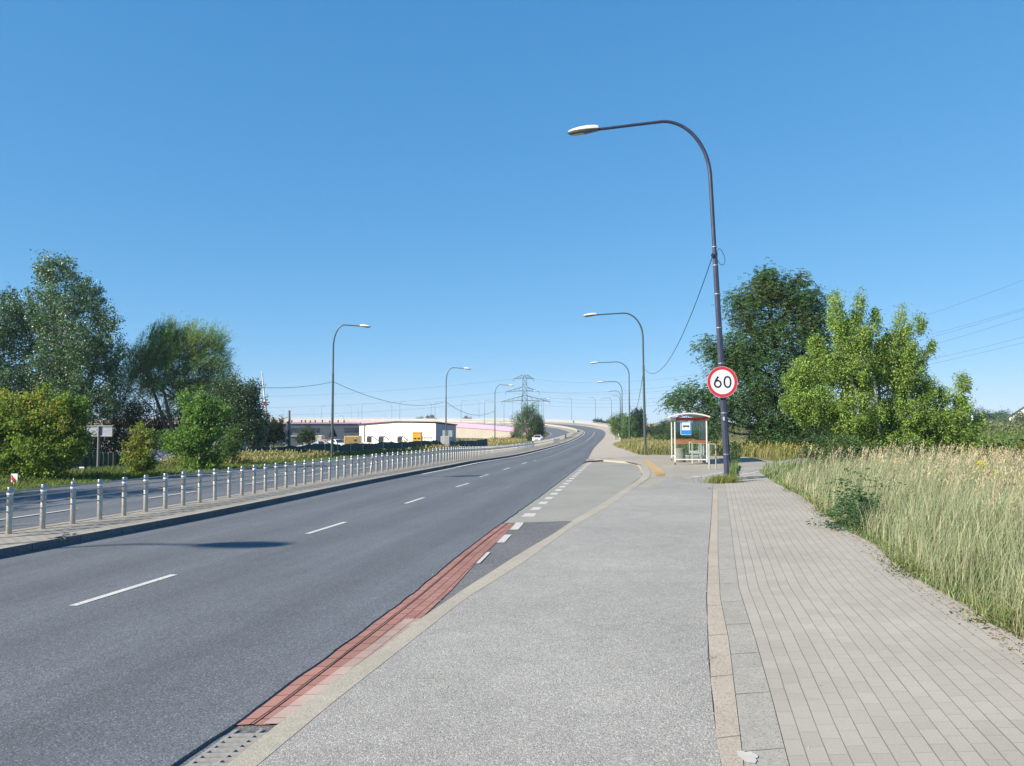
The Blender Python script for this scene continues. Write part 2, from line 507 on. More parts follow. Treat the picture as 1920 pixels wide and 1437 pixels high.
# ------------------------------------------------------------------ terrain
corr = [p for p in OE] + [p for p in reversed(R2)] + list(reversed(FAR_EDGE[:-1])) + list(reversed(NEAR_EDGE))
CP = np.array([(p.x, p.y) for p in corr])
bound = resample(OE, step=1.0) + resample(R2, step=1.0) + resample(FAR_EDGE, step=.5) + resample(NEAR_EDGE, step=.3)
BP = np.array([tuple(p) for p in bound])
LEFTN = len(resample(OE, step=1.0))
def inside(x, y):
    c = np.zeros(x.shape, bool)
    n = len(CP)
    j = n - 1
    for i in range(n):
        xi, yi = CP[i]; xj, yj = CP[j]
        if yi != yj:
            cond = ((yi > y) != (yj > y)) & (x < (xj - xi) * (y - yi) / (yj - yi) + xi)
            c ^= cond
        j = i
    return c
def nearest(x, y):
    d = np.empty(x.shape); k = np.empty(x.shape, int)
    for s in range(0, len(x), 4000):
        dx = x[s:s + 4000, None] - BP[None, :, 0]; dy = y[s:s + 4000, None] - BP[None, :, 1]
        q = dx * dx + dy * dy
        kk = q.argmin(1); k[s:s + 4000] = kk; d[s:s + 4000] = np.sqrt(q[np.arange(len(kk)), kk])
    return d, k
def field(x, y):
    L_ = np.interp(y, [-100, 0, 30, 50, 100, 160, 240, 400, 3000], [-.3, -.75, -1.05, -1.3, -2.1, -3.2, -4.3, -5.3, -5.5])
    Rr = np.interp(y, [-100, 0, 20, 60, 110, 216, 400, 3000], [.4, .15, 0, -.35, -.25, .5, .6, .5])
    Rl = np.interp(y, [0, 60, 120, 200, 400], [0, -.8, -2.2, -1.5, 0.5])
    t = np.clip((x - 22) / 40, 0, 1)
    Rz = Rl * (1 - t) + Rr * t
    side = np.interp(y, [0, 60, 160, 300, 3000], [0, 3, 18, 30, 30])
    k = np.clip((x - side) / 14 + .5, 0, 1)
    # beyond the viaduct everything lies low on the left
    return L_ * (1 - k) + Rz * k
def terrain_z(x, y):
    x = np.asarray(x, float).ravel(); y = np.asarray(y, float).ravel()
    ins = inside(x, y)
    d, k = nearest(x, y)
    bz = BP[k, 2]
    fz = field(x, y)
    left = k < LEFTN
    W = np.where(left, 16.0, 26.0)
    via = left & (BP[k, 1] > 262)
    t = np.clip(d / W, 0, 1); t = t * t * (3 - 2 * t)
    z = (bz - .03) * (1 - t) + fz * t
    z = np.where(via, fz, z)
    z = np.where(ins, np.where(via, fz, bz - .45 - np.clip(d, 0, 3) * .1), z)
    lump = .03 * np.sin(x * 1.3 + y * .7) * np.cos(y * .9 - x * .4) + .05 * np.sin(x * .37) * np.sin(y * .29)
    z = z + np.where(ins, 0, lump * np.clip(d / 2, 0, 1))
    return z
def sinh_axis(a, b, n, k):
    t = np.linspace(-1, 1, n)
    s = np.sinh(k * t) / np.sinh(k)
    return (a + b) / 2 + s * (b - a) / 2
xs = sorted(set(np.round(np.concatenate([np.arange(-90, 60, 1.5), np.arange(3, 16, .4), -90 - np.geomspace(1, 1700, 46), 60 + np.geomspace(1, 1700, 46)]), 3)))
ys = sorted(set(np.round(np.concatenate([np.arange(-44, 0, 3), np.arange(0, 30, .45), np.arange(30, 120, 1.5), np.arange(120, 420, 4), 420 + np.geomspace(1, 1500, 40)]), 3)))
X, Y = np.meshgrid(xs, ys)
Z = terrain_z(X, Y).reshape(X.shape)
nx, ny = len(xs), len(ys)
V = np.stack([X.ravel(), Y.ravel(), Z.ravel()], 1)
ii, jj = np.meshgrid(np.arange(nx - 1), np.arange(ny - 1))
q = (jj * nx + ii).ravel()
F = np.stack([q, q + 1, q + nx + 1, q + nx], 1)
def np_mesh(name, V, F, mat, smooth=False, uv=None):
    me = bpy.data.meshes.new(name)
    V = np.asarray(V, np.float32); F = np.asarray(F, np.int32)
    me.vertices.add(len(V)); me.vertices.foreach_set('co', V.ravel())
    n = F.shape[1]
    me.loops.add(F.size); me.loops.foreach_set('vertex_index', F.ravel())
    me.polygons.add(len(F)); me.polygons.foreach_set('loop_start', np.arange(0, F.size, n, dtype=np.int32))
    try: me.polygons.foreach_set('loop_total', np.full(len(F), n, np.int32))
    except Exception: pass
    me.polygons.foreach_set('use_smooth', np.full(len(F), smooth))
    me.materials.append(mat)
    me.update(calc_edges=True)
    return me
def link(name, me, parent=None):
    o = bpy.data.objects.new(name, me); COL.objects.link(o)
    if parent is not None: o.parent = parent
    return o
def tz(x, y): return float(terrain_z([x], [y])[0])
struct(link('ground', np_mesh('ground', V, F, M['soil'], True)), 'rough weedy ground around the road')

# ------------------------------------------------------------------ carriageways
# right carriageway, with a ragged right edge that drops to the gutter
RJ = resample(RE, step=.12, s1=cum(RE)[IDX46])
LJ = resample(LE, n=len(RJ), s1=cum(LE)[IDX46])
LJ = [Vector((lin([(p.y, p.x) for p in LE[:IDX46 + 1]], r.y), r.y, 0)) for r in RJ]
for p in LJ: p.z = G(p.x, p.y) + ROADZ
jit = np.convolve(rng.normal(0, 1, len(RJ) + 8), [.1, .2, .4, .2, .1], 'same')[4:-4]
RJ2 = [Vector((p.x + .016 * j, p.y, p.z)) for p, j in zip(RJ, jit)]
b = MB(); b.strip(LJ, RJ2, 4)
b.strip(RJ2, up([Vector((p.x + .012 + .008 * abs(j), p.y, p.z)) for p, j in zip(RJ2, jit)], -.09), 1)
b.strip(LE[IDX46:], RE[IDX46:], 4)
struct(b.build('road', M['asphalt']), 'grey asphalt carriageway with white lane dashes')
b = MB(); b.strip(OE, ME, 5)
struct(b.build('opposite_road', M['asphalt']), 'far carriageway beyond the median')

# lane markings
def dashes(mb, P, width, length, period, s0, s1, dz=.005):
    c = cum(P); s = s0
    while s < s1:
        seg = resample(P, n=max(3, int(length / .5) + 2), s0=s, s1=min(s + length, s1))
        Lf, Rt = [], []
        for i, p in enumerate(seg):
            t = (seg[min(i + 1, len(seg) - 1)] - seg[max(i - 1, 0)]).normalized()
            nrm = Vector((t.y, -t.x, 0)).normalized() * width / 2
            Lf.append(p - nrm + Vector((0, 0, dz - GX * nrm.x))); Rt.append(p + nrm + Vector((0, 0, dz + GX * nrm.x)))
        mb.strip(Lf, Rt)
        s += period
def s_of(P, y):
    c = cum(P)
    for i, p in enumerate(P):
        if p.y >= y and i: return c[i]
lane = mixl(LE, RE, .5)
# place the near lane line where the photograph's dashes lie
px = [onp(u, v, -.07) for u, v in [(236, 1106), (610, 991), (770, 941.5), (857, 913), (912.5, 897)]]
fix = [(-40, px[0].x - .17 * (px[0].y + 40))] + [(p.y, p.x) for p in px]
for i, p in enumerate(lane):
    if p.y < px[-1].y:
        p.x = lin(fix, p.y); p.z = G(p.x, p.y) + ROADZ
cl = cum(lane)
b = MB()
d1 = onp(128, 1137, -.07).y
s1 = float(np.interp(d1, [p.y for p in lane[:IDX46]], cl[:IDX46]))
dashes(b, lane, .10, 1.75, 5.62, s1 - 5.62, s_of(lane, 52))
dashes(b, lane, .12, 1.4, 3.6, s_of(lane, 55), s_of(lane, 150), dz=.02)
dashes(b, lane, .13, 100, 100, s_of(lane, 152), s_of(lane, 152) + 90, dz=.04)
dashes(b, offs(LE, RE, .35), .13, 11, 11, s_of(LE, 33), s_of(LE, 39), dz=.006)
dashes(b, offs(LE, RE, .38), .20, 6, 6, s_of(LE, 39), s_of(LE, 300), dz=.02)
b.build('lane_marking', M['paint'])
struct(bpy.data.objects['lane_marking'], 'white lane lines on the near carriageway')
b = MB()
o1 = offs(ME, OE, 2.9); o2 = offs(ME, OE, 5.6)
dashes(b, o1, .12, 2.6, 5.6, 30, s_of(o1, 150), dz=.02)
dashes(b, o2, .12, 1.6, 4.6, 31, s_of(o2, 150), dz=.02)
dashes(b, offs(OE, ME, .5), .16, 6, 6, s_of(OE, 90), s_of(OE, 255), dz=.03)
dashes(b, offs(ME, OE, .4), .14, 6, 6, s_of(ME, 100), s_of(ME, 300), dz=.03)
b.build('opposite_lane_marking', M['paint'])
struct(bpy.data.objects['opposite_lane_marking'], 'white lane lines on the far carriageway')

# ------------------------------------------------------------------ median
KT = .13
mi0, mi1 = 0, NP - 1
A_ = LE; B_ = ME
kw = .22
Lk = offs(A_, B_, kw); Mk = offs(B_, A_, kw)
b = MB()
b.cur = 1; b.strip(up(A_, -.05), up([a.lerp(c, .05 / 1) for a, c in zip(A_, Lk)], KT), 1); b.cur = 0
b.strip(up([a.lerp(c, .05) for a, c in zip(A_, Lk)], KT), up(Lk, KT), 1)
b.strip(up(B_, KT), up(B_, -.05), 1)
b.strip(up(Mk, KT), up(B_, KT), 1)
M['kerb_face_shade'] = grit('kerb_face_painted_shade', (.15, .15, .155), (.10, .10, .105), (.22, .22, .22), 110, patch=.25, patch_scale=1.2, rough=.9, bstr=.3)  # shade painted into the colour of the kerb's road-side face
struct(b.build('median_kerb', [M['median_kerb'], M['kerb_face_shade']]), 'concrete kerb stones of the median')
b = MB(); b.strip(up(Mk, KT - .008), up(offs(Lk, Mk, .03), KT - .008), 3)
b.strip(up(offs(Lk, Mk, .03), KT - .008), up(offs(Lk, Mk, .025), KT - .05)); b.strip(up(offs(Lk, Mk, .025), KT - .05), up(Lk, KT - .05)); b.strip(up(Lk, KT - .05), up(Lk, KT))
struct(b.build('median', M['median_pavers']), 'paved median strip carrying the bollards')
# joints between the kerb stones: thin dark grooves
b = MB()
for s in np.arange(45, 110, 1.0):
    p = sub_at(LE, s + .02); q2 = sub_at(Lk, s + .02)
    t = (sub_at(LE, s + .2) - p).normalized()
    b.add([p + Vector((.004, 0, 0)), p + Vector((.004, 0, 0)) + t * .012, p + t * .012 + Vector((-.006, 0, KT + .002)), p + Vector((-.006, 0, KT + .002))], [(0, 1, 2, 3)])
    b.add([p + Vector((-.01, 0, KT + .003)), p + t * .012 + Vector((-.01, 0, KT + .003)), q2 + t * .012 + Vector((0, 0, KT + .003)), q2 + Vector((0, 0, KT + .003))], [(0, 1, 2, 3)])
M['joint'] = simple('joint_dirt', (.06, .055, .045), .95)
struct(b.build('kerb_joint', M['joint']), 'joints between kerb stones')
# the chipped kerb stone
bm = bmesh.new()
c0 = onp(122, 1006, .06)
for k in range(26):
    r = random.uniform(.012, .04)
    ic = bmesh.ops.create_icosphere(bm, subdivisions=1, radius=r)
    for v_ in ic['verts']:
        v_.co = Vector((v_.co.x * random.uniform(.8, 1.3), v_.co.y * 1.4, v_.co.z * .7)) + c0 + Vector((random.uniform(-.14, .09), random.uniform(-.3, .3), random.uniform(-.025, .005)))
me = bpy.data.meshes.new('kerb_rubble'); bm.to_mesh(me); bm.free(); me.materials.append(M['kerb'])
struct(link('kerb_rubble', me), 'crumbled broken patch on the median kerb')

# ------------------------------------------------------------------ right-hand side: gutter, bay, path, pavement
def PL(pxs, off=0.0): return [onp(u, v, off) for u, v in pxs]
def extend_back(P, y=-12, from_k=2):
    s = (P[from_k] - P[0]) / (P[from_k].y - P[0].y)
    q_ = P[0] + s * (y - P[0].y); q_.z = P[0].z + (G(q_.x, q_.y) - G(P[0].x, P[0].y))
    return [q_] + P
def with_y(P, ysamp, dz=None):
    a = np.array([tuple(p) for p in P])
    out = []
    for y in ysamp:
        x = float(np.interp(y, a[:, 1], a[:, 0]))
        z = float(np.interp(y, a[:, 1], a[:, 2])) if dz is None else G(x, y) + dz
        out.append(Vector((x, y, z)))
    return out
KL = extend_back(PL([(424, 1437), (497, 1378), (617, 1284), (726, 1209), (792, 1158), (869, 1106), (941, 1060), (960, 1047.5), (1040, 1000), (1075, 976), (1120, 950), (1175, 915)]))
KR = extend_back(PL([(482, 1437), (556, 1375), (628, 1315), (756, 1215), (869, 1126), (974, 1060), (1000, 1042), (1065, 994), (1090, 978), (1140, 951), (1181, 921), (1196, 910)]))
yk = np.concatenate([np.arange(-12, 30.5, .25)])
ymaxk = min(KL[-1].y, KR[-1].y)
yk = np.concatenate([np.arange(-12, ymaxk, .3), [ymaxk]])
kl, kr = with_y(KL, yk, .004), with_y(KR, yk, .004)
b = MB(); b.strip(kl, kr, 1); b.strip(up(kl, -.13), kl, 1)
struct(b.build('kerb', M['kerb']), 'flat pale kerb along the bicycle path')
# kerb round the head of the bay
BAYKI = PL([(1174.3, 915.5), (1203, 893), (1202, 880), (1192, 869), (1155, 864.5), (1112, 861.5)])
BAYKO = PL([(1188.3, 915.5), (1205, 905), (1219, 893), (1216, 879), (1202, 866.5), (1160, 861.2), (1110, 858.6)])
bi, bo = catmull(BAYKI, 5), catmull(BAYKO, 5)
b = MB(); b.strip(up(bi, .004), up(bo, .004), 1); b.strip(up(bi, -.13), up(bi, .004), 1)
struct(b.build('bay_kerb', M['kerb']), 'kerb round the end of the bus bay')
# floor of gutter and bay
GZ = -.088
redge = with_y(RE, np.arange(-12, 47, .5), GZ)
redge = [Vector((p.x - .25, p.y, p.z - .002)) for p in redge]
kk = [p for p in KL[:-1]] + bi
polyp = redge + [Vector((p.x + .03, p.y, G(p.x, p.y) + GZ - .002)) for p in reversed(kk)]
b = MB(); b.poly(polyp)
struct(b.build('gutter', M['asphalt_old']), 'older asphalt wedge beside the bus bay')
baypx = [(936, 981), (1078, 977.5), (1120, 950), (1175, 915), (1203, 893), (1202, 880), (1192, 869), (1155, 864.5), (1112, 861.5), (1102, 861.5)]
bayp = PL(baypx, GZ + .004)
rr = [p for p in with_y(RE, np.arange(14.8, 46, 2), GZ + .004)]
rr = [Vector((p.x - .1, p.y, p.z)) for p in rr if bayp[0].y + .3 < p.y < bayp[-1].y]
b = MB(); b.poly(bayp + list(reversed(rr)))
struct(b.build('bus_bay', M['concrete_bay']), 'pale concrete surface of the bus bay')
# red brick gutter rows
REDR = extend_back(PL([(490, 1373.5), (617, 1279), (701, 1217), (792, 1158), (847, 1107), (889, 1060), (966, 983)], GZ))
y0r, y1r = onp(464, 1362, GZ).y, onp(940, 983, GZ).y
yr = np.arange(y0r, y1r, .15)
ra = with_y(RE, yr, GZ + .006); ra = [Vector((p.x - .03, p.y, p.z)) for p in ra]
ra0 = [Vector((p.x + .035, p.y, p.z)) for p in ra]
rbx = with_y(REDR, yr, GZ + .006)
row = .125
b = MB()
m1 = [a + Vector((row - .012, 0, 0)) for a in ra0]
jj2 = np.convolve(rng.normal(0, 1, len(ra) + 8), np.ones(5) / 5, 'same')[4:-4] * .006
b.strip(ra, up([Vector((p.x + j, p.y, p.z)) for p, j in zip(m1, jj2)], .009), 1, vdist=[.107] * len(ra))
b.cur = 1
wds = [max(.02, (q_ - p).x - .012) for p, q_ in zip(m1, rbx)]
b.strip(up([p + Vector((.008, 0, 0)) for p in m1], .004), rbx, 2)
b.cur = 2
b.strip(up([Vector((p.x + j, p.y, p.z)) for p, j in zip(m1, jj2)], .009), up([p + Vector((.009, 0, 0)) for p in m1], -.006), 1)
struct(b.build('brick_gutter', [M['red'], M['red'], M['joint']]), 'red brick gutter row')
# dusty bricks next to the kerb in the lower part
ydt = [y for y in yr if y < onp(792, 1158, GZ).y]
da = with_y(REDR, ydt, GZ + .0); db = with_y(KL, ydt, 0)
ra1 = with_y([Vector((p.x + row + .05, p.y, p.z)) for p in ra0], ydt, GZ + .012)
db = [Vector((p.x + .02, p.y, G(p.x, p.y) + GZ + .012)) for p in db]
ra1 = [Vector((min(p.x + .08 * (i / len(ydt)), q_.x - .01), p.y, p.z)) for i, (p, q_) in enumerate(zip(ra1, db))]
b = MB(); b.strip(ra1, db, 2)
struct(b.build('dusty_gutter', M['red_dirty']), 'dusty bricks between the red row and the kerb')
# white block marks along the bay and along the red strip
b = MB()
Rb = with_y(RE, np.arange(10, 46, .25), GZ + .010)
y = onp(976, 970, GZ).y
k = 0
while y < 43:
    ysg = [y, y + .3, y + .62]
    e = with_y(RE, ysg, GZ + .014)
    b.strip([Vector((p.x + .20, p.y, p.z)) for p in e], [Vector((p.x + .62, p.y + .05, p.z)) for p in e])
    y += 1.32 * (1 + .004 * k); k += 1
e = with_y(REDR, np.linspace(onp(955, 990, GZ).y - .35, onp(966, 981, GZ).y, 4), GZ + .012)
b.strip([Vector((p.x + .01, p.y, p.z)) for p in e], [Vector((p.x + .16, p.y, p.z)) for p in e])
e = with_y(REDR, np.linspace(onp(930, 1019, GZ).y, onp(948, 1004, GZ).y, 4), GZ + .012)
b.strip([Vector((p.x + .01, p.y, p.z)) for p in e], [Vector((p.x + .13, p.y, p.z)) for p in e])
e = with_y(REDR, np.linspace(onp(893, 1058, GZ).y, onp(916, 1037, GZ).y, 4), GZ + .012)
b.strip([Vector((p.x + .01, p.y, p.z)) for p in e], [Vector((p.x + .06, p.y, p.z)) for p in e])
struct(b.build('bay_marking', M['paint_worn']), 'row of worn white blocks along the bus bay')

# paved plaza and pavement base
tail = catmull(FAR_EDGE[-1:] + R2far[:1], 6)
pl = [p.copy() for p in KR[:-1]] + [p.copy() for p in bo] + [Vector((p.x - .02, p.y, G(p.x, p.y))) for p in RE[IDX46 - 3:IDX46 - 1]]
mid46 = RE[IDX46]
edge = [p.copy() for p in FAR_EDGE] + [p.copy() for p in reversed(NEAR_EDGE) if p.y > -12]
lastx = NEAR_EDGE[0].x + sl_ * (28)
basepoly = [Vector((p.x - .02, p.y, G(p.x, p.y) - .004)) for p in pl if p.y < 46] + [Vector((p.x, p.y, G(p.x, p.y) - .004)) for p in reversed(FAR_EDGE[:-1])] + [Vector((lastx, -12, G(lastx, -12) - .004))]
basepoly = [Vector((p.x - .02, p.y, G(p.x, p.y) - .004)) for p in pl if p.y < 46]
basepoly += [Vector((p.x, p.y, G(p.x, p.y) - .004)) for p in [Vector((9.3, 50.5, 0))] + list(reversed(FAR_EDGE[:-1]))]
basepoly += [Vector((p.x + .05, p.y, G(p.x, p.y) - .004)) for p in reversed(NEAR_EDGE) if p.y > -12]
basepoly += [Vector((NEAR_EDGE[1].x, -12, G(NEAR_EDGE[1].x, -12) - .004))]
b = MB(); b.poly(basepoly)
struct(b.build('plaza', M['plaza']), 'block paving around the bus shelter')
# pavement running on beside the road
nR = NP - IDX46
Ra = resample(RE[IDX46 - 6:], step=3.0)
R2a = resample([at(1235, 853.3, 49.5)] + R2, n=len(Ra))
R2a = []
ca = cum(RE[IDX46 - 6:]); c2 = cum(R2)
Rs, Os = [], []
r2full = [Vector((9.3, 46.0, G(9.3, 46))) , Vector((9.2, 51.0, G(9.2, 51) - .05))] + R2
kk_ = 0
for i in range(IDX46 - 5, NP, 3):
    p = RE[i]
    dd = [(q_ - p).length for q_ in r2full]
    j = int(np.argmin(dd)); j = max(j, kk_); kk_ = j
    Rs.append(p.copy()); Os.append(r2full[j].copy())
b = MB()
b.strip(up(Rs, .03), up(Os, .0), 3)
b.strip(up(Rs[2:], -.2), up(Rs[2:], .03), 1)
struct(b.build('pavement', M['far_pave']), 'pavement climbing beside the road to the viaduct')
# bicycle path
PR = PL([(1352, 1437), (1338, 1342), (1328, 1233), (1324, 1121), (1328, 1030), (1334, 960), (1336, 918), (1337, 905)])
PR = extend_back(PR, from_k=1)
TOPL = PL([(1196, 910), (1205, 917), (1222, 909), (1250, 900), (1292, 892), (1330, 886), (1362, 880), (1400, 874.5), (1433, 870), (1470, 864), (1530, 856)])
BOT = PL([(1530, 866), (1470, 874), (1433, 880), (1384, 890), (1345, 896)])
pathpoly = [p for p in KR if p.y > -11.9] + TOPL[1:] + BOT + list(reversed(PR))
pathpoly = [Vector((KR[0].x, -12, 0))] + [p for p in KR[1:]] + TOPL[1:] + BOT + list(reversed(PR))
pathpoly = [Vector((p.x, p.y, G(p.x, p.y) + .002)) for p in pathpoly]
b = MB(); b.poly(pathpoly)
struct(b.build('bicycle_path', M['path']), 'speckled grey bicycle path')
# bands and pavers beside the path
BA = extend_back(PL([(1394, 1437), (1383, 1342), (1366, 1200), (1350, 1121), (1346, 1030), (1346, 960), (1346, 915), (1347, 900)]), from_k=1)
BB = extend_back(PL([(1481, 1437), (1448, 1310), (1417, 1200), (1386, 1104), (1377, 1040), (1367, 960), (1361, 915), (1360, 900)]), from_k=1)
ya = np.concatenate([np.arange(-12, 3, 1.0), np.arange(3, 20.6, .2)])
pr, ba, bb = with_y(PR, ya, .004), with_y(BA, ya, .004), with_y(BB, ya, .004)
jp = np.convolve(rng.normal(0, 1, len(pr) + 8), [.25, .5, .25], 'same')[4:-4] * .006
b = MB(); b.strip([Vector((p.x + j + .008, p.y, p.z)) for p, j in zip(pr, jp)], ba, 1)
struct(b.build('tan_kerb', M['kerb_tan']), 'tan kerb stones between path and pavement')
b = MB(); b.strip([p + Vector((.004, 0, -.001)) for p in ba], [p - Vector((.004, 0, 0)) for p in bb], 1)
struct(b.build('grey_band', M['band_grey']), 'grey concrete band beside the tan kerb')
b = MB()
for s_, P_, Q_ in ((1.0, pr, ba), (.83, ba, bb)):
    for y in np.arange(3.1, 20, s_):
        a0, a1 = with_y(P_, [y, y + .008], .0065); c0_, c1_ = with_y(Q_, [y + .03, y + .038], .0065)
        b.add([a0, c0_, c1_, a1], [(0, 1, 2, 3)])
struct(b.build('band_joint', simple('fine_joint', (.27, .25, .215), .95)), 'joints in the kerb bands')
ne = [Vector((p.x, p.y, G(p.x, p.y) + .004)) for p in NEAR_EDGE]
ya2 = np.concatenate([np.arange(-12, 3, 1.0), np.arange(3, ne[-1].y, .2)])
bb2, nn = with_y(BB, ya2, .004), with_y(ne, ya2, .004)
bb2 = [p if p.y < 20.6 else p for p in bb2]
b = MB(); b.strip(bb2, nn, 10)
struct(b.build('pavement_blocks', M['pavers']), 'grey paving blocks of the pavement')
# tactile strip
ta = PL([(1205, 863.5), (1215, 874), (1225, 884), (1229, 892.5)], .0); tb = PL([(1216.5, 863.5), (1233, 876), (1247, 887), (1244, 893.5)], .0)
ta, tb = catmull(ta, 4), catmull(tb, 4)
b = MB()
for k in range(8):
    a_, c_ = mixl(ta, tb, k / 8), mixl(ta, tb, (k + .55) / 8)
    b.strip(up(a_, .010), up(c_, .010), 1)
struct(b.build('tactile_paving', M['yellow']), 'yellow ribbed tactile strip at the bus stop')
# white line crossing near the shelter
b = MB()
for seg in ([(1292, 893.6), (1315, 892.6), (1340, 888), (1357, 885)], [(1384, 890.5), (1410, 886), (1434, 881)], ):
    A2 = PL(seg, .008); B2 = [p + Vector((0, -.22, GY * -.22)) for p in A2]
    b.strip(B2, A2)
for (u, v) in ((1283, 897), (1300, 895), (1318, 893.4 + 1.2)):
    p = onp(u, v, .008); b.add([p, p + Vector((.3, .1, .3 * GX)), p + Vector((.32, .3, .32 * GX)), p + Vector((.02, .2, 0))], [(0, 1, 2, 3)])
struct(b.build('path_marking', M['paint_worn']), 'white line where the bicycle path turns')

# ================================================================== street furniture
M['lamp_pole'] = simple('dark_pole_paint', (.035, .04, .075), .35, var=.2, scale=4)
M['lamp_far'] = simple('weathered_green_pole', (.055, .085, .08), .35, var=.2)
M['lamp_head'] = simple('lamp_housing_grey', (.62, .62, .60), .35, var=.05)
M['lamp_under'] = simple('lamp_underside', (.13, .13, .12), .5)
M['lens'] = simple('lamp_lens', (.50, .48, .40), .12, var=.05)
M['galv'] = simple('galvanised_steel', (.42, .43, .44), .42, metal=.6, var=.12, scale=9)
M['steel'] = simple('stainless_steel', (.44, .41, .37), .38, metal=.8, var=.1, scale=14)
M['steel_pol'] = simple('polished_steel', (.34, .33, .33), .30, metal=.85, var=.1)
M['white_paint'] = simple('white_powder_coat', (.54, .55, .55), .38, var=.05)
M['reflect'] = simple('reflective_band', (.80, .80, .78), .35, var=.04)
M['darkmetal'] = simple('dark_metal', (.03, .032, .035), .5)
M['red_paint'] = simple('red_beam_paint', (.55, .045, .035), .4, var=.08)
M['cable'] = simple('cable_rubber', (.02, .03, .03), .5)
M['concrete_bin'] = grit('bin_concrete', (.24, .235, .21), (.14, .135, .12), (.36, .35, .32), 90, patch=.15, patch_scale=2, rough=.9, bstr=.4)

def bend_path(hgt, bend, arm, n=16, rise=.0):
    """vertical pole top from bend start: quarter-ellipse then a straight arm rising slightly"""
    pts = []
    rx, rz = arm * .40, hgt - bend
    for k in range(n + 1):
        a = math.pi / 2 * k / n
        pts.append((-rx * (1 - math.cos(a)), bend + rz * math.sin(a)))
    pts.append((-(arm * .62), hgt - rise * .35))
    pts.append((-arm, hgt - rise))
    return pts
lamp_protos = {}
def make_lamp(label, cat='street lamp', H=10.4, arm=3.3, detail=True, group=None, head=.92, fat=1.0, rise=.12, bendf=.83, pm='lamp_far'):
    t = thing('street_lamp', label, cat, group=group)
    pts = bend_path(H, H * bendf, arm, rise=rise)
    joint = H * .62
    b = MB()
    if detail:
        b.tube([(0, 0, 0), (0, 0, 2.2), (0, 0, joint)], [.108, .100, .078], 8, smooth=False, phase=math.pi / 8)
        b.tube([(0, 0, joint - .02), (0, 0, joint + .06)], .088, 12)
        b.tube([(0, 0, -.02), (0, 0, .06)], [.15, .15], 10)
    else:
        b.tube([(0, 0, 0), (0, 0, joint)], [.10 * fat, .078 * fat], 8)
    b.build('pole', M[pm], t)
    b = MB()
    p3 = [(0, 0, joint)] + [(x, 0, z) for x, z in pts]
    rad = [.066 * fat] * 2 + [.066 * fat - .022 * fat * k / len(p3) for k in range(len(p3) - 2)]
    b.tube(p3, rad, 10 if detail else 6)
    b.build('arm', M[pm], t)
    # luminaire: half-shell housing lofted along -X
    x0, z0 = pts[-1][0], pts[-1][1]
    secs = [(0.05, .095, .11, .07), (-.08, .12, .14, .08), (-.30, .155, .15, .105), (-.55, .165, .13, .115), (-.76, .14, .09, .10), (-.88, .09, .045, .06), (-.92, .03, .0, .02)]
    n = 9
    vs, fs, vs2, fs2 = [], [], [], []
    sc_ = head / .92
    tilt = .08
    def P(dx, y, z): return (x0 + dx * sc_, y * sc_, z0 + .02 + z * sc_ + dx * tilt)
    for dx, hw, ht, hb in secs:
        for k in range(n):
            a = math.pi * k / (n - 1)
            vs.append(P(dx, hw * math.cos(a), ht * math.sin(a) ** .8))
        for k in range(n):
            a = math.pi * k / (n - 1)
            vs2.append(P(dx, -hw * math.cos(a), -hb * math.sin(a) ** .6))
    for i in range(len(secs) - 1):
        for k in range(n - 1):
            fs.append((i * n + k, (i + 1) * n + k, (i + 1) * n + k + 1, i * n + k + 1))
            fs2.append((i * n + k, (i + 1) * n + k, (i + 1) * n + k + 1, i * n + k + 1))
    b = MB(); b.add(vs, fs, smooth=True)
    b.cur = 1; b.add(vs2, fs2, smooth=True)
    b.add(vs[:n] + vs2[:n], [tuple(range(2 * n))])
    hd = b.build('lamp_head', [M['lamp_head'], M['lamp_under']], t)
    if detail:
        b = MB()
        vs = []
        for k in range(20):
            a = 2 * math.pi * k / 20
            vs.append(P(-.60 + .22 * math.cos(a), .10 * math.sin(a), -.104 - .0 * math.cos(a)))
        c = P(-.60, 0, -.15)
        vs.append(c)
        b.add(vs, [(k, (k + 1) % 20, 20) for k in range(20)], smooth=True)
        b.build('lens', M['lens'], hd)
    return t
def aim_lamp(t, base, ang, lean=(0, 0), s=1.0):
    """ang: direction of the arm in plan (radians from +X); the model's arm points to -X"""
    t.location = base
    t.rotation_euler = (lean[1], lean[0], ang - math.pi)
    t.scale = (s, s, s)

# the near lamp with the speed sign
LB = onp(1365, 901, 0)
Hn = (at(1250, 224, LB.y).z - LB.z)
lampN = make_lamp('nearest street lamp, dark octagonal pole carrying the round 60 sign, weeds at its foot', H=Hn, arm=(1333 - 1124) / 1440 * LB.y + .05, rise=.17, bendf=.84, pm='lamp_pole')
lampN.location = LB
lampN.rotation_euler = (0, -.044, 0)
lampN['group'] = 'street lamps along the right-hand pavement'
bpy.context.view_layer.update()
Ml = lampN.matrix_basis.copy()
sc0 = LB.y / 1440.0
def lz(v): return (901 - v) * sc0 / math.cos(PITCH) ** 1
b = MB()
for v in (462, 497, 552, 616, 683, 776, 853):
    b = MB()
    z = lz(v); r = .104 if z < 6.4 else .085
    b.tube([(0, 0, z), (0, 0, z + .025)], [r + .0, r], 12)
    b.build('clamp_band', M['galv'], lampN)
b = MB(); b.box((-.045, -.099, lz(786)), (.05, .006, .11))
b.build('sticker', M['white_paint'], lampN)
b = MB(); b.tube([(-.05, -.06, lz(478)), (-.12, -.09, lz(480)), (-.13, -.09, lz(476))], .022, 8); b.box((-.09, -.08, lz(478)), (.06, .06, .10))
b.build('cable_bracket', M['darkmetal'], lampN)
b = MB()
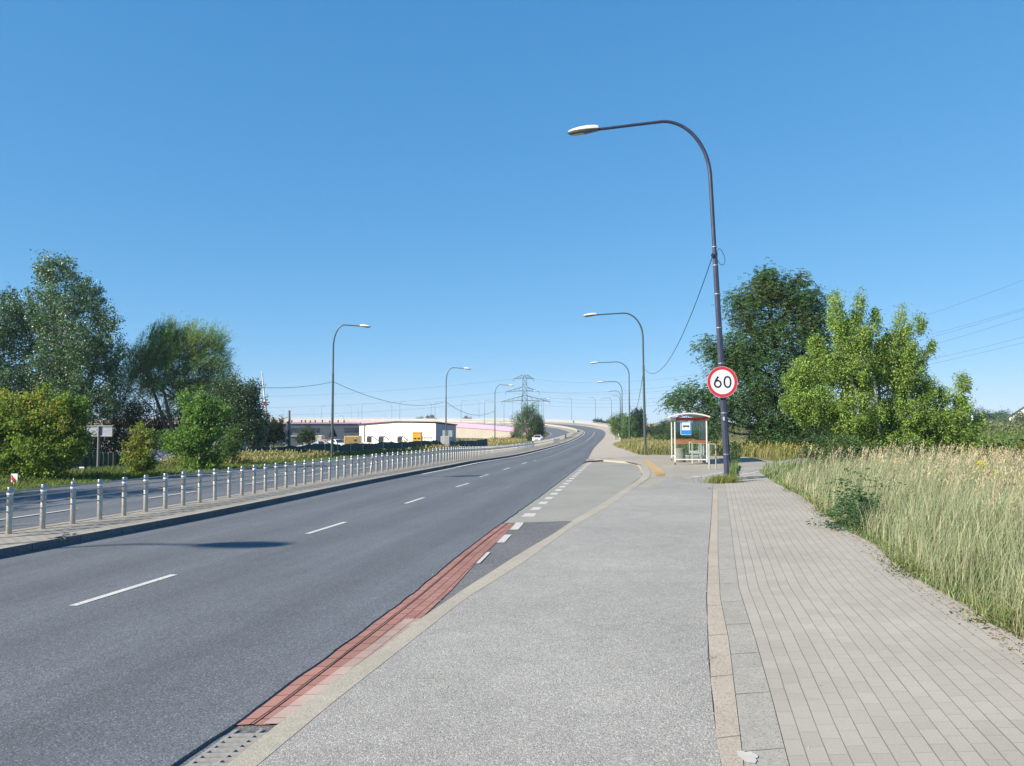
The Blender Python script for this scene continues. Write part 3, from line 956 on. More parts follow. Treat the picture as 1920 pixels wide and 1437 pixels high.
lp = [(.04, -.06, lz(472)), (.12, -.1, lz(466)), (.22, -.12, lz(474)), (.28, -.1, lz(486)), (.24, -.08, lz(496)), (.14, -.08, lz(496)), (.05, -.07, lz(486))]
b.tube(catmull([Vector(p) for p in lp], 5), .010, 6)
b.build('cable_loop', M['cable'], lampN)

# speed limit sign 60
def stroke(mb, pts, wd, y=0, closed=False, th=.002):
    n = len(pts); Lp_, Rp_ = [], []
    for i in range(n):
        a = Vector(pts[(i - 1) % n] if (closed or i) else pts[i]); c = Vector(pts[(i + 1) % n] if (closed or i < n - 1) else pts[i])
        t = (c - a); t = t.normalized(); nr = Vector((-t.y, t.x)) * wd / 2
        p = Vector(pts[i]); Lp_.append(p + nr); Rp_.append(p - nr)
    vs = [(p.x, y, p.y) for p in Lp_] + [(p.x, y, p.y) for p in Rp_]
    fs = []
    for i in range(n if closed else n - 1):
        j = (i + 1) % n
        fs.append((i, j, j + n, i + n))
    mb.add(vs, fs)
SG = at(1354.5, 716.5, LB.y - .16)
sg = thing('speed_sign', 'round white speed limit sign with red border reading 60, clamped to the near lamp pole', 'road sign', SG)
rs = 29.2 * SG.y / 1440
m_sred = simple('sign_red', (.56, .03, .045), .35, var=.04)
m_swht = simple('sign_white', (.74, .75, .78), .4, var=.03)
m_sblk = simple('sign_black', (.012, .014, .02), .45)
def disc(mb, r, y, n=64, r0=0):
    if r0 == 0:
        mb.add([(r * math.cos(2 * math.pi * k / n), y, r * math.sin(2 * math.pi * k / n)) for k in range(n)], [tuple(range(n))])
    else:
        vs = [(q_ * math.cos(2 * math.pi * k / n), y, q_ * math.sin(2 * math.pi * k / n)) for q_ in (r, r0) for k in range(n)]
        mb.add(vs, [(k, (k + 1) % n, n + (k + 1) % n, n + k) for k in range(n)])
b = MB(); disc(b, rs, 0); disc(b, rs, .02)
n = 64
b.add([(rs * math.cos(2 * math.pi * k / n), y, rs * math.sin(2 * math.pi * k / n)) for y in (0, .02) for k in range(n)], [(k, (k + 1) % n, n + (k + 1) % n, n + k) for k in range(n)])
b.build('plate', M['galv'], sg)
b = MB(); disc(b, rs * .975, -.003, r0=rs * .79); b.build('red_border', m_sred, sg)
b = MB(); disc(b, rs * .79, -.0028); b.build('white_field', m_swht, sg)
b = MB(); disc(b, rs * 1.0, -.002, r0=rs * .975); b.build('rim', simple('rim_pink', (.72, .40, .40), .4), sg)
b = MB()
u_ = rs
# 0
zero = [(.33 * u_ + .20 * u_ * math.cos(a) * 1.0, .33 * u_ * math.sin(a)) for a in [2 * math.pi * k / 40 for k in range(40)]]
zero = [(.33 * u_ + .205 * u_ * math.copysign(abs(math.cos(a)) ** .85, math.cos(a)), .335 * u_ * math.copysign(abs(math.sin(a)) ** .85, math.sin(a))) for a in [2 * math.pi * (k + .5) / 48 for k in range(48)]]
stroke(b, zero, .105 * u_, -.006, closed=True)
cx_ = -.31 * u_; cz_ = -.125 * u_
six = [(cx_ + .205 * u_ * math.cos(a), cz_ + .21 * u_ * math.sin(a)) for a in [2 * math.pi * k / 40 for k in range(40)]]
stroke(b, six, .105 * u_, -.006, closed=True)
a0 = math.radians(158)
st = [(cx_ + .205 * u_ * math.cos(a0), cz_ + .21 * u_ * math.sin(a0)), (cx_ - .135 * u_, cz_ + .20 * u_), (cx_ - .05 * u_, cz_ + .34 * u_), (cx_ + .035 * u_, cz_ + .475 * u_)]
stroke(b, [tuple(p) for p in [Vector(q_).to_2d() if False else q_ for q_ in st]], .112 * u_, -.0062)
b.build('digits', m_sblk, sg)
b = MB(); b.box((0, .05, .14), (.5, .05, .04)); b.box((0, .05, -.14), (.5, .05, .04)); b.build('bracket', M['galv'], sg)
sg.rotation_euler = (0, 0, R_(4))

# other lamps: (base u, base v, arm-top v, distance by height, arm direction, label)
def lamp_at(u, vb, vt, side, label, H=10.4, arm=3.5, group=None, detail=True, fat=1.0, ang=None, head=.92, lean=0.0, dist=None):
    dist = dist or H * 1440 / (vb - vt)
    base = at(u, vb, dist)
    t = make_lamp(label, H=H, arm=arm, detail=detail, group=group, fat=fat, head=head)
    if ang is None: ang = math.pi + .05 if side < 0 else -.15
    aim_lamp(t, base, ang, lean=(lean, 0))
    return t, base
GRr = 'street lamps along the right-hand pavement'
GRl = 'street lamps along the far verge'
lampB, LB2 = lamp_at(1210, 854, 593, -1, 'tall street lamp at the pavement corner left of the bus shelter', group=GRr, arm=3.45, lean=-.012, dist=56)
lampC, LB3 = lamp_at(1180.5, 828, 679, -1, 'street lamp just behind the shelter lamp, second in the receding row', group=GRr, arm=4.2)
lampD, LB4 = lamp_at(1167, 827, 715.5, -1, 'street lamp by the foot of the viaduct parapet, third in the row', group=GRr, arm=3.4)
lamp_at(1164.5, 812, 734.5, -1, 'street lamp hidden behind the third right-hand pole but for its arm', group=GRr, arm=2.9, detail=False, dist=190)
lamp_at(1163, 806, 743.5, -1, 'street lamp with the lowest arm behind the third right-hand pole', group=GRr, arm=2.6, detail=False, dist=235)
lamp_at(1147, 801, 744, -1, 'street lamp rising from the bright bush beside the viaduct parapet', group=GRr, arm=3.4, detail=False, dist=275)
lampL1, LL1 = lamp_at(622.5, 857, 615.5, 1, 'tallest street lamp on the far verge, left of the white hall', group=GRl, arm=2.25, head=.8, dist=60.5)
lampL2, LL2 = lamp_at(836, 835, 690, 1, 'street lamp on the far verge in front of the right end of the white hall', group=GRl, arm=2.5)
lampL3, LL3 = lamp_at(928, 827, 722, 1, 'street lamp on the far verge in front of the pink viaduct beam', group=GRl, arm=2.7)
lamp_at(1010, 817, 747.5, 1, 'street lamp beside the willow clump, just above the white car', group=GRl, arm=2.4, detail=False)
lamp_at(978.5, 824, 742, 1, 'street lamp pole rising just left of the willow clump by the pylon', group=GRl, arm=2.6, detail=False, dist=165)
# two lamps of the same row outside the frame whose shadows fall on the road
for (tipu, tipv, l_) in ((541, 1021, 'street lamp left of the frame whose shadow lies on the near carriageway'), (907, 892.5, 'street lamp left of the frame whose thin shadow ends by the lane dash')):
    tip = onp(tipu, tipv, -.07)
    hd_ = tip - SHDIR * (9.75 / math.tan(ELEV))
    tl = make_lamp(l_, H=10.4, arm=2.4, group=GRl, head=1.5)
    by = hd_ - Vector((2.4 + 1.5 + .17, -.2, 0))
    aim_lamp(tl, (by.x, by.y, tz(by.x, by.y) ), -.1)
# lamps on the viaduct and beyond: u, vbase, vtop, side, dist
via = [(1116.5, 791.5, 746, -1), (1072, 788.5, 747, -1), (1019, 786.5, 749.5, 1), (1015.5, 790, 751, 1), (997.5, 800, 753.5, 1),
       (961.5, 786.5, 752, -1), (945, 800, 753, 1), (908.5, 797, 750.5, 1), (898, 785.5, 750, -1), (864.5, 793, 751, 1), (815.5, 791, 753, 1), (808.5, 788, 754.5, -1),
       (749.5, 790, 753.5, 1), (734.5, 788, 756, -1), (678.5, 791, 756, 1), (658.5, 788, 761, -1), (602.5, 790, 761, 1), (588.5, 789, 767, -1), (531.5, 790, 769, -1), (672.5, 790, 765, -1), (644.5, 818, 780, -1), (723, 788, 776, -1)]
protoV = None
VL = ['with left arm beside the dark treetops, right of the walker', 'with left arm rising next to the person walking on the viaduct', 'rising just right of the clump below the pylon', 'half hidden by the right bush of the pylon clump',
      'hidden low by the middle of the pylon clump', 'with left arm between the pylon and the pink beam lamp', 'with right arm between the pylon and the lamp before the pink beam', 'with right arm left of the lamp before the pink beam', 'with left arm just left of the pair near the pink beam',
      'with right arm just right of the hall corner lamp', 'above the right part of the hall roof arm pointing right', 'above the right part of the hall roof arm pointing left', 'above the middle of the white hall arm pointing right',
      'above the left part of the white hall arm pointing left', 'above the left corner of the white hall arm pointing right', 'with left arm between the tallest verge lamp and the white hall', 'with right arm just left of the tallest verge lamp',
      'with left arm above the warehouse windows', 'left of the utility pole above the warehouse', 'with short left arm over the left hall corner', 'standing low in the yard before the warehouse', 'with tiny left arm above the hall ridge']
for k, (u, vb, vt, sd) in enumerate(via):
    dist = float(min(640, 10.4 * 1440 / (vb - vt)))
    base = at(u, vb, dist); H_ = (vb - vt) * dist / 1440
    if protoV is None:
        protoV = make_lamp('slender street lamp far off on the viaduct arm pointing left', H=10.4, arm=2.9, detail=False, fat=.85, head=.9)
        t = protoV
    else: t = copy_tree(protoV)
    t['group'] = 'distant street lamps on the viaduct'
    t['label'] = 'slender viaduct lamp ' + VL[k]
    aim_lamp(t, base, math.pi if sd < 0 else 0.0, s=H_ / 10.4)

# aerial cables between lamps
def cable(name, A, B, sag, label, r=.012, n=28, cat='cable', group=None):
    A, B = Vector(A), Vector(B)
    pts = []
    for k in range(n + 1):
        t = k / n; p = A.lerp(B, t); p.z -= 4 * sag * t * (1 - t); pts.append(p)
    b = MB(); b.tube(pts, r, 5)
    return tag(b.build(name, M['cable']), label, cat, group)
gC = 'aerial cables strung between the lamps'
A1 = at(1337, 478, LB.y - .05)
B1 = at(1209, 693, 56)
cable('aerial_cable', A1, B1, 1.55, 'aerial cable hanging from the near sign lamp down to the lamp by the shelter', .014, group=gC)
cable('aerial_cable', at(1207, 690, 56), at(1179, 747, LB3.y), 2.6, 'aerial cable between the shelter lamp and the next lamp behind it', .02, group=gC)
C1 = at(624.5, 716, 60.5)
cable('aerial_cable', C1, at(836, 753, LL2.y), 1.1, 'aerial cable sagging between the two tall lamps in front of the white hall', .02, group=gC)
cable('aerial_cable', C1, at(-30, 598, 26), 1.25, 'aerial cable running left from the tall verge lamp across the trees', .016, group=gC)
cable('aerial_cable', at(836, 754, LL2.y), at(928, 770, LL3.y), 1.3, 'aerial cable between the hall lamp and the lamp before the pink beam', .028, group=gC)
for t_, (u, v, d_) in ((lampB, (1207.5, 691, 56)), (lampL1, (624.5, 715, 60.5))):
    pass

# ------------------------------------------------------------------ bollards with rails along the median
bollard_line = mixl(LE, ME, .80)
cbl = cum(bollard_line)
bl0 = onp(3, 1002, .06).y
sB = float(np.interp(bl0, [p.y for p in bollard_line[:IDX46]], cbl[:IDX46]))
def make_bollard(label):
    t = thing('bollard', label, 'bollard', group='steel bollards along the median')
    b = MB(); b.lathe([(.048, 0), (.048, .50), (.046, .505)], n=18); b.build('post', M['steel'], t)
    b = MB(); b.lathe([(.0495, .500), (.0495, .79), (.045, .80), (.0, .805)], n=18); b.build('sleeve', M['steel_pol'], t)
    b = MB(); b.lathe([(.0512, .675), (.0512, .705)], n=18); b.build('reflective_band', M['reflect'], t)
    return t
LAB = 'stainless steel bollard with a white band in the railed row on the median'
proto = make_bollard(LAB)
first = True
yfit = []
step = .795
sEnd = s_of(bollard_line, 104)
k = 0; s = sB; BPTS = []
# bollard positions: near ones follow the photograph's spacing
near_u = [(3, 1001), (62, 991), (122, 982), (175, 974), (222, 967.5), (265, 960.8), (305, 954), (341, 948), (376, 943), (406, 938), (434, 933)]
near_pts = [onp(u, v, KT + ROADZ) for u, v in near_u]
ss = [float(np.interp(p.y, [q_.y for q_ in bollard_line[:IDX46]], cbl[:IDX46])) for p in near_pts]
step = (ss[-1] - ss[0]) / (len(ss) - 1)
print('BOLLARD step', step, [round(a - b_, 2) for a, b_ in zip(ss[1:], ss[:-1])])
positions = [ss[0] - step] + list(ss[0] + np.arange(len(ss)) * step)
s = positions[-1] + step
while s < sEnd:
    positions.append(s); s += step * (1 + .0 * s)
for k, s in enumerate(positions):
    p = sub_at(bollard_line, s); p.z += KT - .01
    BPTS.append(p)
    if first: t = proto; first = False
    else: t = copy_tree(proto)
    t.location = p; t.rotation_euler = (random.gauss(0, .006), random.gauss(0, .006), random.uniform(0, 6))
    hs = 82.3 / 1440 * near_pts[1].y / .80
    t.scale = (hs, hs, hs)
    ORD = ['first', 'second', 'third', 'fourth', 'fifth', 'sixth', 'seventh', 'eighth', 'ninth', 'tenth', 'eleventh', 'twelfth', 'thirteenth', 'fourteenth', 'fifteenth', 'sixteenth', 'seventeenth', 'eighteenth', 'nineteenth', 'twentieth']
    if 1 <= k <= 20: t['label'] = 'steel bollard with a white band, %s from the left edge of the railed row' % ORD[k - 1]
    if k > 70: t['label'] = 'tiny far steel bollard in the densest part of the railed row'
    if k == 3:
        t['label'] = 'steel bollard with a small wire ring standing on its top'
        b = MB(); b.tube([(.03 * math.cos(a), .0, .83 + .035 * math.sin(a)) for a in np.linspace(0, 2 * math.pi, 17)], .008, 6)
        b.build('ring', M['galv'], t)
    if k == 27:
        t['label'] = 'steel bollard leaning out of line halfway along the median row'
        t.rotation_euler = (0, R_(6), 0)
print('BOLLARDS', len(positions), 'scale', hs)
g = thing('guard_rail', 'four thin horizontal rails running through the row of bollards', 'railing')
for z in (.735, .62, .50, .385):
    b = MB(); b.tube([p + Vector((0, 0, z * hs)) for p in BPTS], .013, 6, smooth=True)
    b.build('rail', M['galv'], g)

# fence of vertical bars further along the median and on the viaduct
def bar_fence(name, P, h, spacing, label, mat, r=.03, post_every=10, cat='railing', rail_r=.04, mid=True):
    t = thing(name, label, cat)
    b = MB(); bp = MB()
    Q = resample(P, step=spacing)
    for i, p in enumerate(Q):
        if i % post_every == 0: bp.box((p.x, p.y, p.z + h / 2), (r * 3.2, r * 3.2, h))
        else: b.box((p.x, p.y, p.z + h / 2), (r * 2, r * 2, h - .1))
    b.build('bar', mat, t)['kind'] = 'stuff'
    bp.build('post', mat, t)['kind'] = 'stuff'
    for z in ([h - .03, .12, h * .55] if mid else [h - .03, .12]):
        b = MB(); b.tube([p + Vector((0, 0, z)) for p in resample(P, step=3)], rail_r, 5); b.build('rail', mat, t)
    return t
M['rail_beige'] = simple('weathered_rail', (.46, .44, .38), .5, metal=.2, var=.1)
M['rail_light'] = simple('light_rail', (.60, .62, .62), .5, var=.08)
def part_of(P, y0=None, s0=None, s1=None, step=2.0):
    return resample(P, step=step, s0=s0, s1=s1)
sA, sZ = s_of(bollard_line, 104.5), s_of(bollard_line, 236)
bar_fence('median_railing', up(part_of(bollard_line, s0=sA, s1=sZ), KT), .95, .95, 'pale barred railing carrying on along the median towards the bend', M['rail_beige'], r=.035, rail_r=.035)
for (u, v, d_) in ((1044, 833, 128),):
    t = thing('mesh_panel', 'grey mesh panel fixed in the median railing before the bend', 'panel', at(u, v, d_))
    b = MB(); b.box((0, 0, .45), (1.0, .06, .9)); b.build('panel', simple('panel_grey', (.17, .18, .20), .6), t)
    b = MB(); b.box((-.5, 0, .5), (.06, .08, 1.0)); b.box((.5, 0, .5), (.06, .08, 1.0)); b.build('frame', M['galv'], t)
# concrete divider after the bend
b = MB(); q_ = part_of(mixl(LE, ME, .5), s0=s_of(LE, 240), s1=cum(LE)[-1] - 5, step=4)
b.strip([p + Vector((0, 0, KT)) for p in q_], [p + Vector((0, 0, .75)) for p in q_])
b.strip([p + Vector((.2, .35, .75)) for p in q_], [p + Vector((.2, .35, KT)) for p in q_])
b.strip([p + Vector((0, 0, .75)) for p in q_], [p + Vector((.2, .35, .75)) for p in q_])
tag(b.build('concrete_barrier', simple('barrier_concrete', (.36, .34, .30), .85, var=.15)), 'low concrete barrier dividing the carriageways after the bend', 'barrier')

# ------------------------------------------------------------------ viaduct
M['pink'] = simple('pink_beam_paint', (.62, .30, .45), .5, var=.06, scale=.4)
M['beige_wall'] = grit('retaining_wall', (.35, .32, .27), (.31, .28, .235), (.39, .36, .31), 6, patch=.08, patch_scale=.15, rough=.9, bstr=.1)
vd = thing('viaduct', 'long curved viaduct with a pink edge beam over a beige retaining wall', 'bridge')
cO = cum(OE)
sP0 = cO[min(range(NP), key=lambda i: abs(OE[i].y - 272) if i < NP * .75 else 1e9)]
Pv = resample(OE, step=4, s0=sP0, s1=cO[-1])
OUT = []
for i, p in enumerate(Pv):
    t = (Pv[min(i + 1, len(Pv) - 1)] - Pv[max(0, i - 1)]).normalized(); OUT.append(Vector((-t.y, t.x, 0)))
pin0 = [p + o_ * .5 + Vector((0, 0, .25)) for p, o_ in zip(Pv, OUT)]
drop = [min(1.75, .5 + .12 * i) if p.x > -76 else .45 for i, p in enumerate(Pv)]
b = MB(); b.strip([p + Vector((0, 0, -d_)) for p, d_ in zip(pin0, drop)], pin0)
b.strip(pin0, [p + Vector((0, 0, .27)) for p in Pv])
b.strip([p - Vector((0, 0, .9)) for p in Pv], [p + Vector((0, 0, -d_)) for p, d_ in zip(pin0, drop)])
b.build('edge_beam', M['pink'], vd)
b = MB(); b.strip([Vector((p.x + o_.x * .1, p.y + o_.y * .1, field(np.array([p.x]), np.array([p.y]))[0] - .5)) for p, o_ in zip(Pv, OUT)], [p + o_ * .1 + Vector((0, 0, -.5)) for p, o_ in zip(Pv, OUT)])
b.build('retaining_wall', M['beige_wall'], vd)
b = MB(); Pr = resample(RE, step=5, s0=s_of(RE, 260), s1=cum(RE)[-1])
b.strip([p + Vector((4.2, 1, -7)) for p in Pr[:1]] + [p + (Pr[i + 1] - Pr[i - 1]).normalized().cross(Vector((0, 0, 1))) * 4.6 + Vector((0, 0, -7)) for i, p in enumerate(Pr) if 0 < i < len(Pr) - 1],
        [p + Vector((4.2, 1, -.1)) for p in Pr[:1]] + [p + (Pr[i + 1] - Pr[i - 1]).normalized().cross(Vector((0, 0, 1))) * 4.6 + Vector((0, 0, -.1)) for i, p in enumerate(Pr) if 0 < i < len(Pr) - 1])
b.build('outer_wall', M['beige_wall'], vd)
bar_fence('viaduct_railing', [p + o_ * .3 + Vector((0, 0, .25)) for p, o_ in zip(Pv, OUT)], 1.15, 1.5, 'light barred railing on top of the pink edge beam', M['rail_light'], r=.045, post_every=6, rail_r=.045)
# pavement parapet on the outer side
M['parapet'] = simple('parapet_panel', (.33, .32, .29), .7, var=.07, scale=2)
pp = thing('parapet', 'pale parapet of upright panels along the outer edge of the climbing pavement', 'parapet')
Q = resample(R2, step=1.0, s0=s_of(R2, 108), s1=cum(R2)[-1] - 2)
b = MB()
hh = [min(.95, .45 + .012 * i) for i in range(len(Q))]
b.strip(Q, [p + Vector((0, 0, h_)) for p, h_ in zip(Q, hh)])
off_ = [(Q[min(i + 1, len(Q) - 1)] - Q[max(0, i - 1)]).normalized().cross(Vector((0, 0, 1))) * .18 for i in range(len(Q))]
b.strip([p + o_ + Vector((0, 0, h_)) for p, o_, h_ in zip(Q, off_, hh)], [p + o_ + Vector((0, 0, -1.5)) for p, o_ in zip(Q, off_)])
b.strip([p + Vector((0, 0, h_)) for p, h_ in zip(Q, hh)], [p + o_ + Vector((0, 0, h_)) for p, o_, h_ in zip(Q, off_, hh)])
b.build('panel', M['parapet'], pp)
b = MB()
for p, o_, h_ in list(zip(Q, off_, hh))[4::2]:
    b.box((p.x + o_.x / 2, p.y + o_.y / 2, p.z + h_ + .17), (.07, .07, .34))
b.build('post', M['rail_light'], pp)['kind'] = 'stuff'
b = MB(); b.tube([p + o_ / 2 + Vector((0, 0, h_ + .36)) for p, o_, h_ in list(zip(Q, off_, hh))[4::3]], .045, 5); b.build('handrail', M['rail_light'], pp)
# low guard rail between pavement and road after the bend
Q2 = [p + Vector((0, 0, .05)) for p in resample(mixl(Rs, Os, .30), step=3)]
i0 = min(range(len(Q2)), key=lambda i: abs(Q2[i].y - 318) + abs(Q2[i].x - 30) * .1)
t = thing('crash_barrier', 'thin steel crash barrier between the climbing pavement and the road', 'crash barrier')
b = MB(); b.strip(up(Q2[i0:], .45), up(Q2[i0:], .75)); b.strip([p + Vector((.05, .05, .75)) for p in Q2[i0:]], [p + Vector((.05, .05, .45)) for p in Q2[i0:]]); b.build('beam', M['galv'], t)
b = MB()
for p in Q2[i0:]: b.box((p.x + .1, p.y + .1, p.z + .35), (.1, .1, .7))
b.build('post', M['galv'], t)

# ------------------------------------------------------------------ bus shelter
f1 = onp(1266, 871.5, .004); f2 = onp(1253, 864.3, .004); r1 = onp(1323, 870.2, .004)
axl = (f2 - f1); axl.z = 0; Ls = axl.length; axl.normalize()
axl = Vector((.17, 1, 0)).normalized(); Ls = 4.1
axr = Vector((1, -.17, 0)).normalized(); Ws = 1.42
sh = thing('bus_shelter', 'white framed glass bus shelter with an arched roof and red stripes', 'bus shelter', f1, math.atan2(axr.y, axr.x))
# local: x to the back wall, y along the road
m_glass = bpy.data.materials.new('shelter_glass'); t_ = NT(m_glass)
gl = t_.t.nodes.new('ShaderNodeBsdfGlossy'); gl.inputs['Roughness'].default_value = .04; gl.inputs['Color'].default_value = (.9, .95, .95, 1)
tr = t_.t.nodes.new('ShaderNodeBsdfTransparent'); tr.inputs['Color'].default_value = (.80, .87, .86, 1)
fr = t_.t.nodes.new('ShaderNodeFresnel'); fr.inputs['IOR'].default_value = 1.5
mx = t_.t.nodes.new('ShaderNodeMixShader')
k_ = t_.math('ADD', t_.math('MULTIPLY', fr.outputs[0], .9), .03)
t_.l(k_, mx.inputs[0]); t_.l(tr.outputs[0], mx.inputs[1]); t_.l(gl.outputs[0], mx.inputs[2]); t_.l(mx.outputs[0], t_.out.inputs[0])
Hs = 2.12
def box_part(name, mat, boxes, parent, **kw):
    b = MB()
    for c, s_ in boxes: b.box(c, s_)
    return b.build(name, mat, parent, **kw)
for x, y in ((0, 0), (0, Ls), (Ws, 0), (Ws, Ls), (Ws, Ls / 2)):
    p_ = box_part('post', M['white_paint'], [((x, y, Hs / 2 + .06), (.06, .06, Hs - .1))], sh, bevel=.008)
    box_part('foot', M['darkmetal'], [((x, y, .04), (.05, .05, .10))], p_)
for x in (0, Ws):
    box_part('beam', M['white_paint'] if x == 0 else M['red_paint'], [((x, Ls / 2, Hs - .02), (.09, Ls + .3, .13))], sh, bevel=.01)
for y in (0, Ls):
    box_part('red_beam', M['red_paint'], [((Ws / 2, y, Hs - .03), (Ws - .06, .07, .13))], sh, bevel=.008)
b = MB()
N_ = 14
prof = []
for k in range(N_ + 1):
    x = -.28 + (Ws + .42) * k / N_
    a = (k / N_ - .5) * 2
    prof.append((x, Hs + .08 + .16 * (1 - a * a)))
under = [(x, z - .045) for x, z in prof]
b.prism(prof + list(reversed(under)), -.35, Ls + .35)
b.build('roof', simple('roof_shell', (.45, .44, .40), .45, var=.06), sh)
b = MB()
for y in (-.36, Ls + .33):
    b.prism([(x, z + .012) for x, z in prof] + [(x, z - .05) for x, z in reversed(prof)], y, y + .03)
b.build('roof_rim', M['white_paint'], sh)
b = MB()
for y in (0, Ls * .33, Ls * .66, Ls):
    b.tube([(0, y, Hs), (Ws * .5, y, Hs + .19), (Ws, y, Hs)], .018, 6)
b.build('roof_rib', M['white_paint'], sh)
box_part('end_glass', m_glass, [((Ws / 2, 0, 1.12), (Ws - .09, .010, 1.72))], sh)
box_part('end_glass', m_glass, [((Ws / 2, Ls, 1.12), (Ws - .09, .010, 1.72))], sh)
for k in range(4):
    box_part('back_glass', m_glass, [((Ws, Ls * (k + .5) / 4, 1.12), (.010, Ls / 4 - .05, 1.72))], sh)
box_part('glass_mullion', M['white_paint'], [((Ws, Ls * k / 4, 1.14), (.05, .05, 1.8)) for k in (1, 3)], sh)
box_part('base_rail', M['white_paint'], [((Ws / 2, 0, .24), (Ws, .05, .05)), ((Ws, Ls / 2, .24), (.05, Ls, .05)), ((Ws / 2, Ls, .24), (Ws, .05, .05))], sh)
m_or = simple('orange_stripe', (.50, .15, .07), .5)
box_part('stripe', m_or, [((Ws / 2, -.009, .99), (Ws - .1, .006, .035)), ((Ws / 2, -.009, 1.08), (Ws - .1, .006, .035)), ((Ws / 2, Ls - .009, .99), (Ws - .1, .006, .035)), ((Ws / 2, Ls - .009, 1.08), (Ws - .1, .006, .035))], sh)
box_part('stripe', m_or, [((Ws - .009, Ls / 2, .99), (.006, Ls - .1, .035)), ((Ws - .009, Ls / 2, 1.08), (.006, Ls - .1, .035))], sh)
bn = box_part('bench', M['white_paint'], [((Ws - .38, Ls * .55, .46), (.36, 2.2, .04))], sh)
b = MB()
for y in (Ls * .55 - 1.1, Ls * .55 + 1.1):
    b.tube([(Ws - .58, y, 0), (Ws - .58, y, .95), (Ws - .12, y, .95), (Ws - .12, y, 0)], .026, 8)
    b.tube([(Ws - .58, y, .5), (Ws - .12, y, .5)], .024, 8)
b.tube([(Ws - .14, Ls * .55 - 1.1, .93), (Ws - .14, Ls * .55 + 1.1, .93)], .02, 8)
b.build('bench_frame', M['white_paint'], bn)

# bus stop sign fixed under the roof at the near end
SS = at(1286.3, 803.3, f1.y - .10)
k_ = SS.y / 1440
bs = thing('bus_stop_sign', 'blue and white bus stop sign on the near end of the shelter', 'road sign', SS, R_(-6))
wS, hS = 20.4 * k_, 25 * k_
m_blue = simple('sign_blue', (.02, .20, .55), .4, var=.03)
def rrect(w_, h_, r, y, n=6):
    pts = []
    for cx, cz, a0 in ((w_ / 2 - r, h_ / 2 - r, 0), (-w_ / 2 + r, h_ / 2 - r, 90), (-w_ / 2 + r, -h_ / 2 + r, 180), (w_ / 2 - r, -h_ / 2 + r, 270)):
        for k in range(n + 1):
            a = R_(a0 + 90 * k / n); pts.append((cx + r * math.cos(a), cz + r * math.sin(a)))
    return pts
b = MB(); b.prism(rrect(wS, hS, .05, 0), -.004, .016); b.build('plate', simple('sign_rim', (.55, .70, .82), .4), bs)
b = MB(); b.prism(rrect(wS * .93, hS * .94, .04, 0), -.008, -.004); b.build('blue_field', m_blue, bs)
b = MB(); b.box((0, -.010, hS * .14), (wS * .74, .004, hS * .56)); b.build('white_field', m_swht, bs)
b = MB()
bw_, bz = wS * .60, hS * .15
b.box((0, -.014, bz + .045), (bw_, .004, .022)); b.box((0, -.014, bz - .012), (bw_, .004, .05))
for x in np.linspace(-bw_ / 2 + .01, bw_ / 2 - .01, 6): b.box((x, -.014, bz + .02), (.012, .004, .035))
for x in (-bw_ * .3, bw_ * .3):
    b.add([(x + .026 * math.cos(2 * math.pi * k / 14), -.016, bz - .04 + .026 * math.sin(2 * math.pi * k / 14)) for k in range(14)], [tuple(range(14))])
b.build('bus_symbol', m_sblk, bs)
b = MB()
for x in (-.15, .15): b.box((x, .045, hS * .3), (.03, .08, .03)); b.box((x, .045, -hS * .3), (.03, .08, .03))
b.build('bracket', M['galv'], bs)

# litter bin
bp_ = onp(1275.5, 866.5, .004)
bb_ = thing('litter_bin', 'grey tapered concrete litter bin standing in the bus shelter', 'litter bin', bp_)
b = MB(); b.lathe([(.0, .0), (.255, 0), (.25, .12), (.215, .66), (.20, .68), (.185, .66), (.185, .5), (0, .5)], n=28); b.build('body', M['concrete_bin'], bb_)
b = MB(); b.lathe([(.262, 0), (.262, .10), (.25, .105)], n=28); b.build('base', simple('bin_base', (.1, .1, .09), .9), bb_)
# leaning rail beside the shelter
lr = onp(1330.5, 881, .004)
le = thing('bicycle_rack', 'tubular steel bicycle stand outside the right side of the shelter', 'bicycle stand', lr, R_(-12))
b = MB()
b.tube(catmull([Vector((0, 0, 0)), Vector((0, 0, .9)), Vector((.0, .06, .98)), Vector((.02, 1.0, 1.0)), Vector((.02, 1.08, .9)), Vector((.02, 1.08, 0))], 5), .027, 8)
b.build('hoop', M['galv'], le)
b = MB(); b.tube(catmull([Vector((.26, .35, 0)), Vector((.26, .35, .9)), Vector((.2, .35, .99)), Vector((.08, .35, 1.0)), Vector((.0, .35, .99))], 4), .025, 8); b.tube([(0, .02, .55), (.22, .36, .58)], .02, 8)
b.build('side_rail', M['galv'], le)

# ================================================================== vegetation
def leaf_mat(name, trans=.35, rough=.55, spec=.35):
    m = bpy.data.materials.new(name); t = NT(m)
    at_ = t.t.nodes.new('ShaderNodeAttribute'); at_.attribute_name = 'tint'
    n = t.noise(t.pos(), 1.2, 3)
    c = t.mix(1.0, at_.outputs['Color'], t.ramp(n, [(.3, .85), (.7, 1.12)]), 'MULTIPLY')
    p = t.bsdf(c, rough, 0, spec)
    tr = t.t.nodes.new('ShaderNodeBsdfTranslucent')
    c2 = t.mix(1.0, c, (1.08, 1.15, .5), 'MULTIPLY'); t.l(c2, tr.inputs['Color'])
    mx = t.t.nodes.new('ShaderNodeMixShader'); mx.inputs[0].default_value = trans
    t.l(p.outputs[0], mx.inputs[1]); t.l(tr.outputs[0], mx.inputs[2]); t.l(mx.outputs[0], t.out.inputs[0])
    return m
M['leaf'] = leaf_mat('leaf', .42)
M['leaf_gloss'] = leaf_mat('glossy_leaf', .22, .38, .5)
M['grass'] = leaf_mat('grass_blade', .3, .6, .25)
